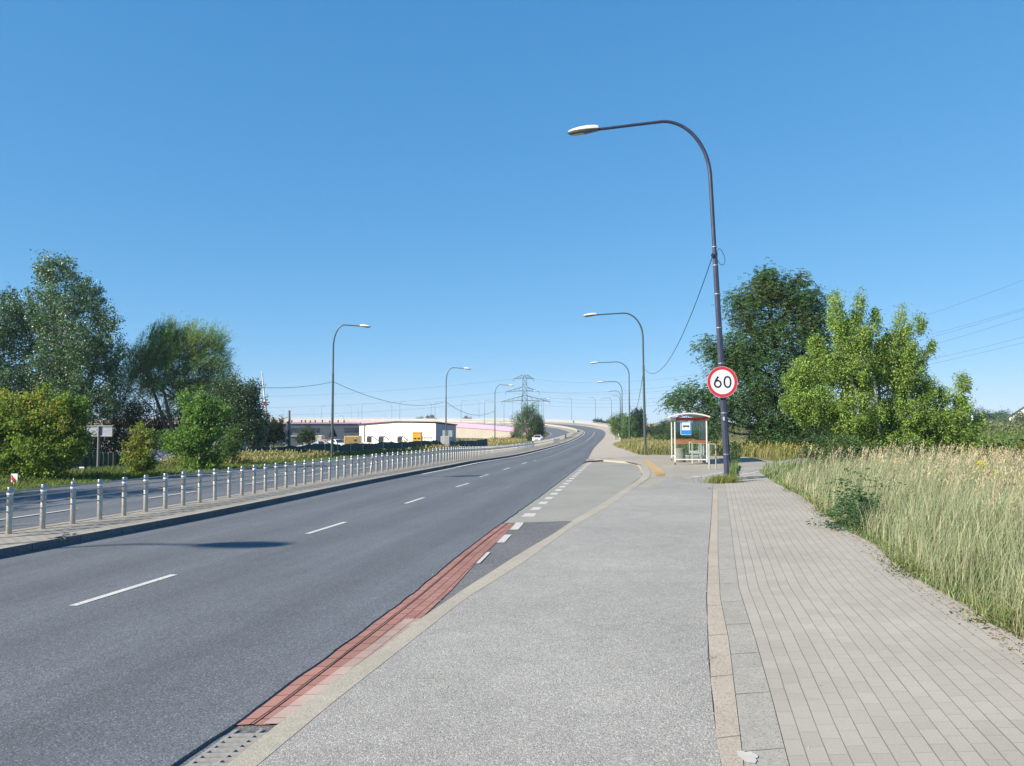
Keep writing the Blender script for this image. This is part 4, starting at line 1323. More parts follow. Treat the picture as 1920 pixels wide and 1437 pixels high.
M['bark'] = simple('bark', (.12, .10, .08), .9, var=.3, scale=12)
M['bark_pale'] = simple('pale_bark', (.26, .25, .22), .85, var=.3, scale=8)

def unit(a): return a / np.maximum(np.linalg.norm(a, axis=1, keepdims=True), 1e-9)
def leaves_mesh(name, P, A, L, W, C, mat, parent=None):
    """one rhombic blade per leaf"""
    n = len(P)
    A = unit(A)
    rnd = rng.normal(0, 1, (n, 3))
    Sd = unit(np.cross(A, rnd))
    Nn = np.cross(A, Sd)
    L = np.asarray(L).reshape(-1, 1) * np.ones((n, 1)); W = np.asarray(W).reshape(-1, 1) * np.ones((n, 1))
    V = np.empty((n, 4, 3))
    V[:, 0] = P; V[:, 1] = P + A * L * .45 + Sd * W * .5 + Nn * W * .12
    V[:, 2] = P + A * L; V[:, 3] = P + A * L * .45 - Sd * W * .5 + Nn * W * .12
    me = np_mesh(name, V.reshape(-1, 3), np.arange(n * 4).reshape(-1, 4), mat)
    ca = me.color_attributes.new('tint', 'FLOAT_COLOR', 'POINT')
    cc = np.ones((n, 4, 4), np.float32); cc[:, :, :3] = C[:, None, :]
    ca.data.foreach_set('color', cc.ravel())
    return link(name, me, parent)
def palette(n, cols, var=.14):
    cols = np.array(cols); k = rng.integers(0, len(cols), n)
    c = cols[k] * (1 + rng.normal(0, var, (n, 1)))
    return np.clip(c * (1 + rng.normal(0, .05, (n, 3))), .003, 1)

def tree(name, label, base, d, blobs, cols, cat='tree', mode='broad', nclump=260, per=60, leaf=(.10, .06), cr=.45, group=None, trunk=.18,
         bark=None, shell=.55, tipcols=None, depthk=.9, limbs=True, mat='leaf', stems=1, gap=.0, wind=None, upright=0.0, cm=(.82, 1.09, .95)):
    """blobs: (u, v, ru, rv[, dd]) in photograph pixels at distance d"""
    k = d / 1440.0
    B = []
    for q in blobs:
        dd = q[4] if len(q) > 4 else 0
        c = at(q[0], q[1], d + dd); kk = (d + dd) / 1440
        B.append((np.array(c), q[2] * kk, max(q[2], q[3]) * kk * depthk, q[3] * kk))
    t = thing(name, label, cat, tuple(base), group=group)
    base = np.array(tuple(base))
    wts = np.array([(b_[1] * b_[3]) ** .9 for b_ in B]); wts = wts / wts.sum()
    idx = rng.choice(len(B), nclump, p=wts)
    cen = np.array([b_[0] for b_ in B])[idx]; rad = np.array([(b_[1], b_[2], b_[3]) for b_ in B])[idx]
    dirs = unit(rng.normal(0, 1, (nclump, 3)))
    rr = 1 - shell * rng.random(nclump) ** 1.3
    cl = cen + dirs * rad * rr[:, None]
    cl[:, 2] = np.maximum(cl[:, 2], base[2] + .15)
    mid = np.average(np.array([b_[0] for b_ in B]), axis=0, weights=wts)
    out = unit(dirs * .7 + unit(cl - mid) * .5 + np.array([0, 0, .45]))
    if upright: out = unit(out * .5 + np.array([0, 0, upright * .6]))
    if wind is not None: out = unit(out * .55 + np.array(wind))
    cs = rng.uniform(.55, 1.5, nclump) * cr
    cshade = rng.normal(1, .16, nclump)
    n = nclump * per
    ci = np.repeat(np.arange(nclump), per)
    keep = rng.random(n) < np.clip(rng.normal(.8, .3, nclump), .25, 1)[ci]
    ci = ci[keep]; n = len(ci)
    tt = rng.random(n) ** .8
    if mode == 'willow':
        P = cl[ci] + out[ci] * (tt * 2.6 * cs[ci])[:, None] + rng.normal(0, .22, (n, 3)) * cs[ci][:, None]
        A = out[ci] + rng.normal(0, .32, (n, 3))
    elif mode == 'pinnate':
        fr = rng.integers(0, 9, n) + ci * 9
        frd = unit(np.random.default_rng(5).normal(0, 1, (nclump * 9, 3)) * [1, 1, .5] + np.repeat(out, 9, 0) * .8)
        fro = np.random.default_rng(6).normal(0, .45, (nclump * 9, 3)) * np.repeat(cs, 9)[:, None]
        fl = .55 * tt
        P = cl[ci] + fro[fr] + frd[fr] * fl[:, None] + np.array([0, 0, -1.0]) * (fl ** 2 * 1.1)[:, None]
        side = unit(np.cross(frd[fr], [0, 0, 1.0])) * np.where(rng.random(n) < .5, 1, -1)[:, None]
        A = side + frd[fr] * .4 + np.array([0, 0, -.35]) + rng.normal(0, .15, (n, 3))
    else:
        P = cl[ci] + out[ci] * ((tt - .4) * 1.5 * cs[ci])[:, None] + rng.normal(0, .42, (n, 3)) * cs[ci][:, None] * (1.15 - tt * .6)[:, None]
        A = out[ci] * .3 + rng.normal(0, .8, (n, 3)) + np.array([0, 0, -.45 if mode == 'droop' else -.1])
    P[:, 2] = np.maximum(P[:, 2], base[2] + .05)
    C = palette(n, cols)
    if tipcols is not None:
        zt = np.clip((cl[ci, 2] - base[2]) / (cl[:, 2].max() - base[2]), 0, 1)
        pick = rng.random(n) < np.clip(zt - .35, 0, 1) * 1.2 * (np.sin(cl[ci, 0] * 1.7 + cl[ci, 2] * 2.1) * .5 + .5)
        C[pick] = palette(int(pick.sum()), tipcols)
    C = C * cshade[ci][:, None]
    L = leaf[0] * rng.uniform(.6, 1.3, n); W = leaf[1] * rng.uniform(.7, 1.2, n)
    C = C * np.array(cm)
    o = leaves_mesh('foliage', P - base, A, L, W, np.clip(C, .003, 1), M[mat], t)
    # wood
    b = MB()
    bb = Vector(base)
    order = sorted(B, key=lambda q_: q_[0][2])
    topc = Vector(order[-1][0]) - bb
    tot = topc.z
    for s_ in range(stems):
        a_ = 2 * math.pi * s_ / max(1, stems)
        off = Vector((math.cos(a_), math.sin(a_), 0)) * (trunk * 2.2 if stems > 1 else 0)
        b.tube([off, off * 1.6 + Vector((topc.x * .08, topc.y * .1, tot * .25)), off * 3 + Vector((topc.x * .35, topc.y * .4, tot * .55)), topc * (.93 if stems == 1 else .7) + off * 3],
               [trunk, trunk * .78, trunk * .5, trunk * .12], 8)
    b.build('trunk', M[bark or 'bark'], t)
    if limbs:
        b = MB()
        for (c, rx, ry, rz) in B:
            c = Vector(c) - bb
            z0 = max(.12 * tot, min(.6 * tot, c.z - math.hypot(c.x, c.y) * .8)); f_ = z0 / max(tot, .1)
            st_ = Vector((topc.x * .5 * f_, topc.y * .5 * f_, z0))
            m_ = st_.lerp(c, .5) + Vector((random.gauss(0, .12), random.gauss(0, .12), -.05 * (c - st_).length))
            b.tube([st_, m_, c], [trunk * .36, trunk * .24, trunk * .14], 6, cap=False)
        for j in range(0, nclump, max(1, nclump // 90)):
            c = Vector(B[idx[j]][0]) - bb; e = Vector(cl[j]) - bb
            m_ = c.lerp(e, .5) + Vector((random.gauss(0, .1), random.gauss(0, .1), -.06))
            b.tube([c, m_, e + Vector(out[j]) * cs[j] * .5], [trunk * .13, trunk * .09, trunk * .03], 4, cap=False)
        b.build('branches', M[bark or 'bark'], t)
    return t

def gbase(u, d):
    x = (u - 960) / 1440 * d
    return Vector((x, d, tz(x, d) - .03))

gT = 'trees on the left beyond the far carriageway'
POP = [(0.115, 0.155, 0.086), (0.144, 0.184, 0.109), (0.184, 0.230, 0.149), (0.092, 0.127, 0.069)]
tree('poplar', 'tall loose grey-green poplar towering at the left edge', gbase(100, 60), 60,
     [(112, 575, 66, 62), (70, 640, 75, 70, 2), (150, 655, 72, 70, -1), (88, 515, 22, 32), (126, 512, 20, 30), (163, 560, 28, 36), (196, 600, 24, 30), (28, 590, 34, 44), (-30, 640, 70, 90), (0, 720, 80, 60),
      (70, 745, 80, 55), (160, 735, 74, 52), (212, 700, 26, 42), (110, 690, 60, 60), (192, 660, 34, 36), (-20, 790, 80, 50)],
     POP, mode='broad', nclump=1900, per=66, leaf=(.17, .12), cr=.62, trunk=.3, bark='bark_pale', group=gT, mat='leaf_gloss', shell=.8)
tree('willow', 'olive green willow with wind-blown top right of the poplar', gbase(335, 64), 64,
     [(318, 662, 52, 42), (365, 662, 42, 40), (285, 700, 46, 44), (262, 690, 26, 36), (355, 712, 56, 44), (392, 650, 16, 22), (303, 640, 22, 24), (398, 694, 20, 26), (325, 745, 70, 34), (250, 730, 24, 30), (380, 740, 40, 26)],
     [(.20, .23, .08), (.24, .27, .10), (.15, .19, .065), (.28, .30, .13)], mode='willow', nclump=1900, per=60, leaf=(.22, .035), cr=.5, trunk=.22, stems=4, group=gT, wind=(.55, 0, .35), shell=.75)
tree('dark_tree', 'dark dense tree at the right end of the left tree group', gbase(445, 62), 62,
     [(432, 735, 30, 30), (455, 758, 32, 34), (425, 780, 45, 40), (465, 795, 26, 34), (470, 740, 14, 22), (400, 790, 40, 40), (445, 820, 46, 26), (480, 772, 10, 14)],
     [(.075, .11, .05), (.10, .13, .065), (.06, .09, .045)], nclump=700, per=60, leaf=(.15, .10), cr=.55, trunk=.2, group=gT, mat='leaf_gloss')
tree('understorey_tree', 'dark shady tree low between the poplar and the willow', gbase(215, 66), 66,
     [(175, 790, 50, 44), (235, 770, 34, 40), (275, 790, 40, 36), (205, 830, 50, 22), (330, 800, 40, 34), (120, 800, 50, 50), (50, 820, 60, 40), (250, 815, 50, 28), (160, 845, 60, 24), (300, 840, 50, 20), (375, 820, 30, 40)],
     [(.05, .085, .045), (.065, .10, .05)], nclump=1300, per=55, leaf=(.15, .09), cr=.6, trunk=.16, group=gT)
gS = 'young maples on the far verge'
YEL = [(0.334, 0.351, 0.079), (0.239, 0.303, 0.079), (0.160, 0.231, 0.064), (0.128, 0.191, 0.056)]
TIP = [(0.460, 0.276, 0.081), (0.391, 0.322, 0.081), (0.345, 0.310, 0.069)]
tree('young_maple', 'broad bushy young maple with yellowing orange tips at the left edge', gbase(58, 33), 33,
     [(18, 785, 44, 38), (68, 795, 42, 40), (118, 790, 34, 32), (133, 768, 18, 20), (20, 842, 52, 40), (88, 850, 54, 38), (-25, 815, 46, 50), (80, 740, 6, 16), (60, 885, 55, 20), (120, 835, 36, 30), (8, 748, 6, 14), (46, 752, 7, 13), (150, 768, 6, 13), (108, 762, 5, 13), (158, 830, 8, 12)],
     YEL, mode='droop', nclump=1000, per=60, leaf=(.13, .075), cr=.34, trunk=.07, stems=4, group=gS, tipcols=TIP, shell=.7, cm=(.86, 1.03, .9))
tree('young_maple', 'slim yellow-tipped maple sapling beside the corrugated fence', gbase(262, 37), 37,
     [(262, 852, 22, 26), (254, 880, 20, 13), (281, 828, 8, 17), (263, 818, 8, 18), (274, 858, 14, 22)],
     YEL, mode='droop', nclump=150, per=50, leaf=(.12, .07), cr=.24, trunk=.04, stems=2, group=gS, tipcols=TIP, cm=(.98, 1.0, .9))
tree('young_maple', 'bright green leafy young maple in front of the graffiti wall', gbase(372, 42), 42,
     [(372, 782, 30, 30), (360, 828, 36, 32), (376, 868, 32, 16), (398, 764, 14, 18), (330, 832, 18, 13), (400, 800, 14, 20), (352, 765, 14, 14), (344, 750, 4, 14), (422, 772, 4, 12), (374, 748, 5, 12), (314, 818, 8, 6), (408, 850, 10, 12)],
     [(.21, .28, .07), (.14, .22, .06), (.10, .17, .05), (.28, .31, .10)], mode='droop', nclump=480, per=54, leaf=(.13, .085), cr=.33, trunk=.06, stems=3, group=gS, shell=.7)
tree('young_maple', 'small green sapling right of the bright young maple', gbase(434, 47), 47,
     [(436, 828, 14, 22), (430, 852, 14, 20), (444, 812, 6, 10)], [(.13, .17, .05), (.085, .13, .04)], mode='droop', nclump=90, per=46, leaf=(.12, .08), cr=.28, trunk=.035, stems=2, group=gS)
tree('shrub', 'dark spiky shrub in front of the grey warehouse beside the utility pole', gbase(510, 72), 72,
     [(505, 812, 22, 22), (520, 800, 12, 16), (498, 792, 8, 12), (528, 818, 12, 16), (490, 825, 20, 20)], [(.05, .08, .05), (.07, .095, .06)], cat='shrub', nclump=200, per=50, leaf=(.15, .09), cr=.42, trunk=.07, stems=3)
tree('shrub', 'small round shrub in front of the warehouse windows', gbase(573, 84), 84,
     [(574, 812, 10, 12), (568, 822, 12, 12), (582, 820, 8, 10)], [(.055, .08, .05), (.08, .10, .06)], cat='shrub', nclump=90, per=46, leaf=(.15, .09), cr=.4, trunk=.06, stems=2)
# trees just left of the frame: their shade lies on the far lane
for k, (x, y, hgt, l_) in enumerate([(-25.5 - (i_ % 2), -6 + 6.3 * i_, 8.3 + .6 * (i_ % 3), 'leafy tree left of the frame shading the far lane, %s along the verge' % o_) for i_, o_ in enumerate(('first', 'second', 'third', 'fourth', 'fifth'))]):
    zg = tz(x, y)
    t_r = tree('roadside_tree', l_, Vector((0, 40, 0)), 40, [(960 + a_ * 36, 794 - (b2_ + zg - CAMZ) * 36, r_ * 36, r2_ * 36) for a_, b2_, r_, r2_ in ((0, hgt * .7, 3.2, hgt * .28), (-2.4, hgt * .5, 2.8, 2.6), (2.4, hgt * .52, 2.8, 2.4), (.5, hgt * .3, 3.6, 2.0))],
         POP, nclump=380, per=46, leaf=(.22, .16), cr=.7, trunk=.2, group=gT)
    t_r.location = (x, y, 0)
# by the bend
gW = 'clump below the pylon'
tree('willow_bush', 'grey-green willow bush left in the clump below the pylon', gbase(988, 172), 172,
     [(988, 795, 13, 20), (994, 785, 8, 10), (982, 808, 14, 16)], [(.12, .15, .08), (.15, .18, .10), (.09, .12, .06)], cat='bush', nclump=260, per=50, leaf=(.26, .12), cr=.85, trunk=.15, stems=3, group=gW, mode='willow', wind=(.1, 0, .5))
tree('willow_bush', 'darker green bush right in the clump below the pylon', gbase(1007, 176), 176,
     [(1007, 797, 11, 17), (1002, 812, 12, 12), (1012, 808, 7, 14)], [(.075, .11, .05), (.10, .13, .06)], cat='bush', nclump=220, per=50, leaf=(.26, .14), cr=.85, trunk=.15, stems=3, group=gW)
tree('conifer_bush', 'small dark bush at the left foot of the clump by the pylon', gbase(972, 178), 178,
     [(972, 812, 7, 12), (968, 818, 8, 8)], [(.03, .05, .035)], cat='bush', nclump=90, per=50, leaf=(.22, .12), cr=.6, trunk=.1, group=gW)
# right of the parapet
gP = 'bushes and trees beside the climbing pavement'
tree('bright_bush', 'bright yellow-green bush at the foot of the viaduct parapet', gbase(1157, 150), 150,
     [(1154, 795, 9, 11), (1162, 788, 8, 10), (1160, 804, 10, 12)], [(.17, .21, .06), (.13, .17, .05)], cat='bush', nclump=170, per=44, leaf=(.22, .14), cr=.7, trunk=.1, stems=2, group=gP)
tree('mixed_bush', 'mid green tall bush between the lamp poles beside the pavement', gbase(1180, 118), 118,
     [(1176, 800, 9, 20), (1186, 806, 9, 20), (1172, 822, 8, 14)], [(.11, .16, .07), (.14, .19, .08)], cat='bush', nclump=210, per=46, leaf=(.18, .11), cr=.6, trunk=.1, stems=2, group=gP)
tree('round_tree', 'round dark blue-green tree behind the lamp left of the shelter', gbase(1197, 150), 150,
     [(1196, 787, 13, 17), (1200, 805, 12, 16), (1190, 800, 10, 16)], [(.025, .045, .04), (.035, .055, .045)], nclump=300, per=60, leaf=(.22, .14), cr=.7, trunk=.2, group=gP)
for k, (u, v, ru, rv, d_) in enumerate(((1228, 806, 14, 8, 160), (1245, 800, 10, 11, 170), (1262, 800, 14, 12, 150), (1290, 802, 18, 14, 140), (1240, 830, 16, 12, 95), (1318, 800, 18, 16, 150), (1268, 822, 20, 14, 100))):
    tree('hedge_bush', ['low dark bush on the skyline just right of the round tree', 'darker peaked bush on the skyline left of the shelter', 'bush seen through the upper shelter glass', 'bush behind the right half of the shelter', 'olive bush in the weeds left of the shelter',
         'bush behind the right roof end of the shelter', 'bush behind the middle of the shelter'][k], gbase(u, d_), d_, [(u, v, ru, rv), (u + ru * .3, v + rv * .6, ru, rv)],
         [(.055, .085, .045), (.075, .105, .055)] if k != 4 else [(.13, .15, .06), (.10, .13, .05)], cat='bush', nclump=150, per=46, leaf=(.2, .12), cr=.6, trunk=.1, stems=2, group=gP)
ROB = [(0.070, 0.133, 0.055), (0.094, 0.164, 0.070), (0.055, 0.110, 0.046), (0.117, 0.180, 0.077), (0.156, 0.173, 0.070)]
tree('robinia', 'large dark feathery robinia behind the sign pole and shelter', gbase(1455, 46), 46,
     [(1436, 548, 40, 34), (1482, 560, 50, 36), (1522, 585, 36, 38), (1398, 590, 34, 36), (1462, 628, 68, 48), (1528, 640, 34, 46), (1392, 662, 44, 40), (1444, 700, 66, 50), (1332, 654, 24, 16), (1360, 680, 30, 30), (1400, 752, 52, 40),
      (1474, 772, 56, 46), (1300, 740, 34, 20), (1268, 752, 14, 12), (1335, 760, 34, 36), (1512, 725, 42, 52), (1452, 815, 50, 28), (1330, 800, 26, 24), (1520, 800, 40, 34), (1440, 520, 14, 16), (1500, 530, 14, 12), (1380, 562, 12, 12)],
     ROB, mode='pinnate', nclump=2300, per=115, leaf=(.13, .055), cr=.5, trunk=.28, stems=2, shell=.65, tipcols=[(.13, .10, .045), (.12, .12, .05)])
BOX = [(0.348, 0.384, 0.102), (0.288, 0.348, 0.090), (0.396, 0.420, 0.120), (0.192, 0.264, 0.072), (0.144, 0.216, 0.060)]
tree('box_elder', 'large bright yellow-green box elder with upright sprouts right of the robinia', gbase(1640, 29), 29,
     [(1600, 640, 34, 36), (1548, 694, 36, 36), (1606, 700, 50, 44), (1660, 662, 26, 32), (1700, 662, 15, 34), (1688, 712, 38, 38), (1520, 764, 42, 38), (1600, 780, 62, 46), (1690, 784, 52, 44), (1734, 735, 13, 28), (1756, 800, 40, 40),
      (1802, 765, 10, 24), (1796, 825, 28, 36), (1566, 575, 5, 30), (1574, 610, 16, 22), (1611, 585, 6, 34), (1641, 612, 6, 22), (1692, 610, 6, 26), (1676, 632, 6, 18), (1724, 612, 5, 14), (1728, 680, 5, 24), (1804, 724, 7, 16), (1650, 842, 88, 32),
      (1492, 718, 16, 20), (1640, 590, 4, 12), (1745, 655, 6, 8), (1480, 760, 14, 14), (1530, 648, 8, 20), (1505, 690, 12, 16), (1770, 745, 10, 14), (1830, 800, 6, 12)],
     BOX, mode='droop', nclump=2700, per=70, leaf=(.095, .042), cr=.25, trunk=.10, stems=5, bark='bark_pale', shell=.62, tipcols=[(.38, .42, .14), (.34, .40, .12)], upright=1.2, cm=(.84, 1.03, .9))
tree('dark_shrub', 'dark green shrub under the box elder behind the tall grass', gbase(1600, 25), 25,
     [(1560, 850, 50, 30), (1640, 868, 60, 28), (1720, 866, 50, 26)], [(.06, .09, .04), (.085, .115, .05)], cat='shrub', nclump=260, per=44, leaf=(.10, .05), cr=.26, trunk=.04, stems=3)
tree('robinia_seedling', 'small dark feathery seedling leaning out of the grass over the pavement', onp(1612, 992, 0), onp(1612, 992, 0).y,
     [(1610, 925, 11, 34), (1600, 955, 14, 20), (1594, 985, 17, 9), (1618, 965, 14, 24)], [(.05, .10, .045), (.065, .12, .055)], cat='seedling', mode='pinnate', nclump=46, per=120, leaf=(.05, .022), cr=.17, trunk=.012, stems=3)
tree('climber', 'dark leafy climber growing up behind the foot of the sign pole', onp(1378, 898, 0), onp(1378, 898, 0).y + .1,
     [(1378, 868, 8, 22), (1380, 845, 6, 14), (1374, 888, 9, 9)], [(.04, .085, .045), (.06, .11, .06)], cat='plant', nclump=60, per=34, leaf=(.06, .03), cr=.11, trunk=.012)

# far trees at the right horizon and the field edge
gF = 'trees along the far edge of the field'
for k, (u, v, ru, rv, d_, c_) in enumerate(((1838, 786, 13, 15, 250, 0), (1852, 788, 14, 14, 255, 0), (1868, 789, 12, 12, 265, 1), (1884, 787, 9, 14, 240, 1), (1822, 790, 12, 12, 260, 0), (1800, 790, 14, 12, 260, 0), (1862, 798, 14, 7, 225, 2), (1880, 797, 9, 8, 228, 2))):
    tree('field_tree', ['tallest dark tree behind the small white post at the field edge', 'dark tree second right of the box elder on the far field edge', 'mid green tree in the middle of the far field edge', 'mid green tree touching the white house on the left',
         'dark tree half hidden by the box elder tip', 'dark tree behind the box elder tip at the field edge', 'low pale bush in front of the far field trees', 'low pale bush just left of the white house'][k],
         gbase(u, d_), d_, [(u, v, ru, rv), (u + ru * .4, v + rv * .4, ru * .8, rv * .8)], [[(.05, .08, .06), (.065, .09, .07)], [(.075, .11, .065), (.09, .125, .07)], [(.12, .15, .07)]][c_],
         nclump=130, per=44, leaf=(.34, .24), cr=1.2, trunk=.25, group=gF)
tree('garden_tree', 'green tree in front of the white house at the right edge', gbase(1912, 195), 195, [(1912, 790, 12, 12), (1922, 786, 12, 14)], [(.08, .12, .06)], nclump=130, per=44, leaf=(.26, .18), cr=.9, trunk=.2)
for k, (u, v, ru, rv, d_) in enumerate(((806, 787, 10, 5, 560), (788, 788, 5, 3, 560), (876, 787, 6, 3.5, 560), (1122, 792, 9, 3, 480), (1140, 795, 6, 3, 470))):
    tree('skyline_tree', ['treetop showing above the viaduct right of the hall gable', 'small treetop just left of the larger one above the viaduct', 'treetop above the viaduct right of the tall hall lamp', 'dark treetops over the outer parapet near the two viaduct lamps', 'small treetops over the parapet left of the bright bush'][k],
         Vector(at(u, 800, d_)), d_, [(u, v, ru, rv)], [(.05, .075, .06)], nclump=60, per=36, leaf=(.7, .5), cr=1.3, trunk=.3, group='treetops above the viaduct')

# ------------------------------------------------------------------ grass
def grass(name, label, XY, h, wd, cols, bend=.35, heads=0.0, headcols=None, cat='grass', zoff=0, wind=(.25, .1), headL=.17):
    n = len(XY)
    x, y = XY[:, 0], XY[:, 1]
    z = terrain_z(x, y) + zoff
    h = np.asarray(h) * rng.uniform(.6, 1.12, n); wd = np.asarray(wd) * np.ones(n)
    az = rng.uniform(0, 2 * np.pi, n)
    D = np.stack([np.cos(az), np.sin(az), np.zeros(n)], 1) * (bend * rng.uniform(.2, 1.3, n))[:, None] + np.array([wind[0], wind[1], 0])
    sa = rng.uniform(0, 2 * np.pi, n)
    S_ = np.stack([np.cos(sa), np.sin(sa), np.zeros(n)], 1)
    base = np.stack([x, y, z - .02], 1)
    lv = [(0, 1.0), (.35, .9), (.7, .65), (1.0, .15)]
    V = np.empty((n, 8, 3))
    for i, (f, wf) in enumerate(lv):
        c = base + np.array([0, 0, 1.0]) * (h * f * (1 - .12 * f))[:, None] + D * (h * f * f * .8)[:, None]
        V[:, 2 * i] = c - S_ * (wd * wf / 2)[:, None]; V[:, 2 * i + 1] = c + S_ * (wd * wf / 2)[:, None]
    o = np.arange(n)[:, None] * 8
    F = np.concatenate([o + np.array([[2 * i, 2 * i + 1, 2 * i + 3, 2 * i + 2]]) for i in range(3)], 0)
    C = palette(n, cols, .16)
    Vv, Ff, Cc = V.reshape(-1, 3), F, np.repeat(C, 8, 0)
    if heads:
        pk = np.where(rng.random(n) < heads)[0]; m = len(pk)
        tip = base[pk] + np.array([0, 0, 1.0]) * (h[pk] * .88)[:, None] + D[pk] * (h[pk] * .8)[:, None]
        q = 6
        ii = np.repeat(np.arange(m), q); nn = len(ii)
        tdir = unit(D[pk] * 1.2 + np.array([0, 0, .9]))[ii]
        f = np.tile(np.arange(q) / q, m)
        P0 = tip[ii] + tdir * ((f - .5) * headL * 1.1)[:, None]
        A = unit(tdir + rng.normal(0, .33, (nn, 3)))
        Sd = unit(np.cross(A, rng.normal(0, 1, (nn, 3))))
        Lh = headL * .42; Wh = (wd[pk][ii] * 1.5 + .004)[:, None]
        VV = np.stack([P0, P0 + A * Lh * .5 + Sd * Wh * .5, P0 + A * Lh, P0 + A * Lh * .5 - Sd * Wh * .5], 1).reshape(-1, 3)
        FF = np.arange(nn * 4).reshape(-1, 4) + len(Vv)
        hc = np.repeat(palette(m, headcols, .15), q * 4, 0)
        Vv = np.concatenate([Vv, VV]); Ff = np.concatenate([Ff, FF]); Cc = np.concatenate([Cc, hc])
    me = np_mesh(name, Vv, Ff, M['grass'])
    ca = me.color_attributes.new('tint', 'FLOAT_COLOR', 'POINT')
    ca.data.foreach_set('color', np.concatenate([Cc, np.ones((len(Cc), 1))], 1).astype(np.float32).ravel())
    o_ = link(name, me)
    return tag(o_, label, cat, kind='stuff')
ed = np.array([(p.y, p.x) for p in NEAR_EDGE]); ed = ed[ed[:, 0].argsort()]
def edge_x(y): return np.interp(y, ed[:, 0], ed[:, 1])
def verge_points(n, y0, y1, off0, off1, power=1.0):
    u = rng.random(n); y = y0 * (y1 / y0) ** u          # denser towards the camera
    d = off0 + (off1 - off0) * rng.random(n) ** power
    x = edge_x(y) + d
    return np.stack([x, y], 1), d
STRAW = [(.38, .37, .24), (.31, .33, .20), (.27, .30, .18), (.20, .25, .13), (.31, .33, .22), (.21, .26, .16), (.40, .38, .25), (.15, .22, .10), (.26, .30, .20)]
GREENG = [(0.143, 0.209, 0.066), (0.110, 0.171, 0.055), (0.187, 0.231, 0.088)]
HEAD = [(.42, .34, .23), (.47, .40, .28), (.36, .30, .20)]
def patchy(XY, s=1.0, ph=0):
    return .5 + .5 * np.sin(XY[:, 0] * 1.1 * s + ph) * np.cos(XY[:, 1] * .8 * s + ph * 2) * .7 + .15 * np.sin(XY[:, 0] * 3.1 + XY[:, 1] * 2.3)
XY, d_ = verge_points(70000, 3.2, 34, .12, 7.5, 1.15)
k_ = XY[:, 1] < 22
XY, d_ = XY[k_], d_[k_]
kk2 = rng.random(len(XY)) < np.clip(.35 + 1.0 * patchy(XY, 1.3, 1.0), 0, 1)
XY, d_ = XY[kk2], d_[kk2]
pt = patchy(XY)
h_ = np.clip(.45 + d_ * .8, .2, 1.05) * (.72 + .42 * pt)
dist = np.hypot(XY[:, 0], XY[:, 1])
grass('tall_grass', 'tall pale dry grass crowding the right edge of the pavement', XY, h_, np.maximum(.0045, .0006 * dist), STRAW, heads=.0, bend=.33)
XY, d_ = verge_points(9000, 3.4, 26, .8, 8, .8)
pt = patchy(XY, 1.0)
grass('seeding_grass', 'tan seed heads of reed grass rising above the verge', XY, (.95 + .32 * pt), np.maximum(.004, .0005 * np.hypot(XY[:, 0], XY[:, 1])), STRAW[:2], bend=.14, heads=.6, headcols=HEAD, headL=.15)
XY, d_ = verge_points(30000, 3.2, 30, .0, 7.0, 1.6)
grass('green_undergrowth', 'low green grass under the tall dry stems', XY, np.clip(.16 + d_ * .4, .1, .62), np.maximum(.006, .0009 * np.hypot(XY[:, 0], XY[:, 1])), GREENG + STRAW[3:5], bend=.6)
XY, d_ = verge_points(7000, 3.3, 22, -.02, 4.0, 1.3)
kk3 = patchy(XY, 1.7, 2.0) > .5
XY, d_ = XY[kk3], d_[kk3]
grass('matted_grass', 'flattened dead stalks leaning through the verge', XY, .3 + .3 * np.clip(d_, 0, 1), np.maximum(.0045, .0006 * XY[:, 1]), [(.46, .40, .26), (.38, .32, .20), (.30, .25, .16)], bend=1.1)
XY, d_ = verge_points(9000, 3.3, 24, -.12, .35, 1.0)
kk3 = patchy(XY, 2.6, .6) > .62
XY, d_ = XY[kk3], d_[kk3]
grass('edge_tufts', 'fresh green tufts spilling over the pavement edge', XY, .22, np.maximum(.006, .0008 * XY[:, 1]), [(.14, .21, .06), (.18, .25, .08), (.11, .17, .05)], bend=1.0)
# behind the path and around the shelter
def region_points(n, poly):
    P = np.array(poly); lo, hi = P.min(0), P.max(0); out = []
    while sum(map(len, out)) < n:
        q_ = rng.uniform(lo, hi, (n * 2, 2)); c = np.zeros(len(q_), bool); j = len(P) - 1
        for i in range(len(P)):
            if P[i, 1] != P[j, 1]:
                c ^= ((P[i, 1] > q_[:, 1]) != (P[j, 1] > q_[:, 1])) & (q_[:, 0] < (P[j, 0] - P[i, 0]) * (q_[:, 1] - P[i, 1]) / (P[j, 1] - P[i, 1]) + P[i, 0])
            j = i
        out.append(q_[c])
    return np.concatenate(out)[:n]
OL = [(.16, .18, .065), (.22, .22, .09), (.11, .15, .055), (.27, .25, .13), (.14, .17, .07)]
fe = [(p.x, p.y) for p in FAR_EDGE]
poly = [(9.2, 57.5), (9.7, 52.3)] + [(p[0] + .1, p[1] + .8) for p in reversed(fe[1:4])] + [(24, 50), (30, 62), (26, 112), (14.6, 112), (12.5, 92), (11.2, 76)]
XY = region_points(42000, poly)
grass('weeds_by_shelter', 'olive and straw coloured weeds behind the shelter and lamp', XY, (.55 + .5 * patchy(XY, .6)), .0006 * XY[:, 1] + .004, OL, bend=.3, heads=.25, headcols=[(.32, .27, .14), (.28, .27, .10)], headL=.25)
poly = [(14.7, 112), (27, 112), (36, 200), (29.5, 240), (29.4, 205), (20.6, 140)]
XY = region_points(6000, poly)
grass('embankment_grass', 'rough grass on the bank beside the viaduct parapet', XY, .8, .14, OL, bend=.3)
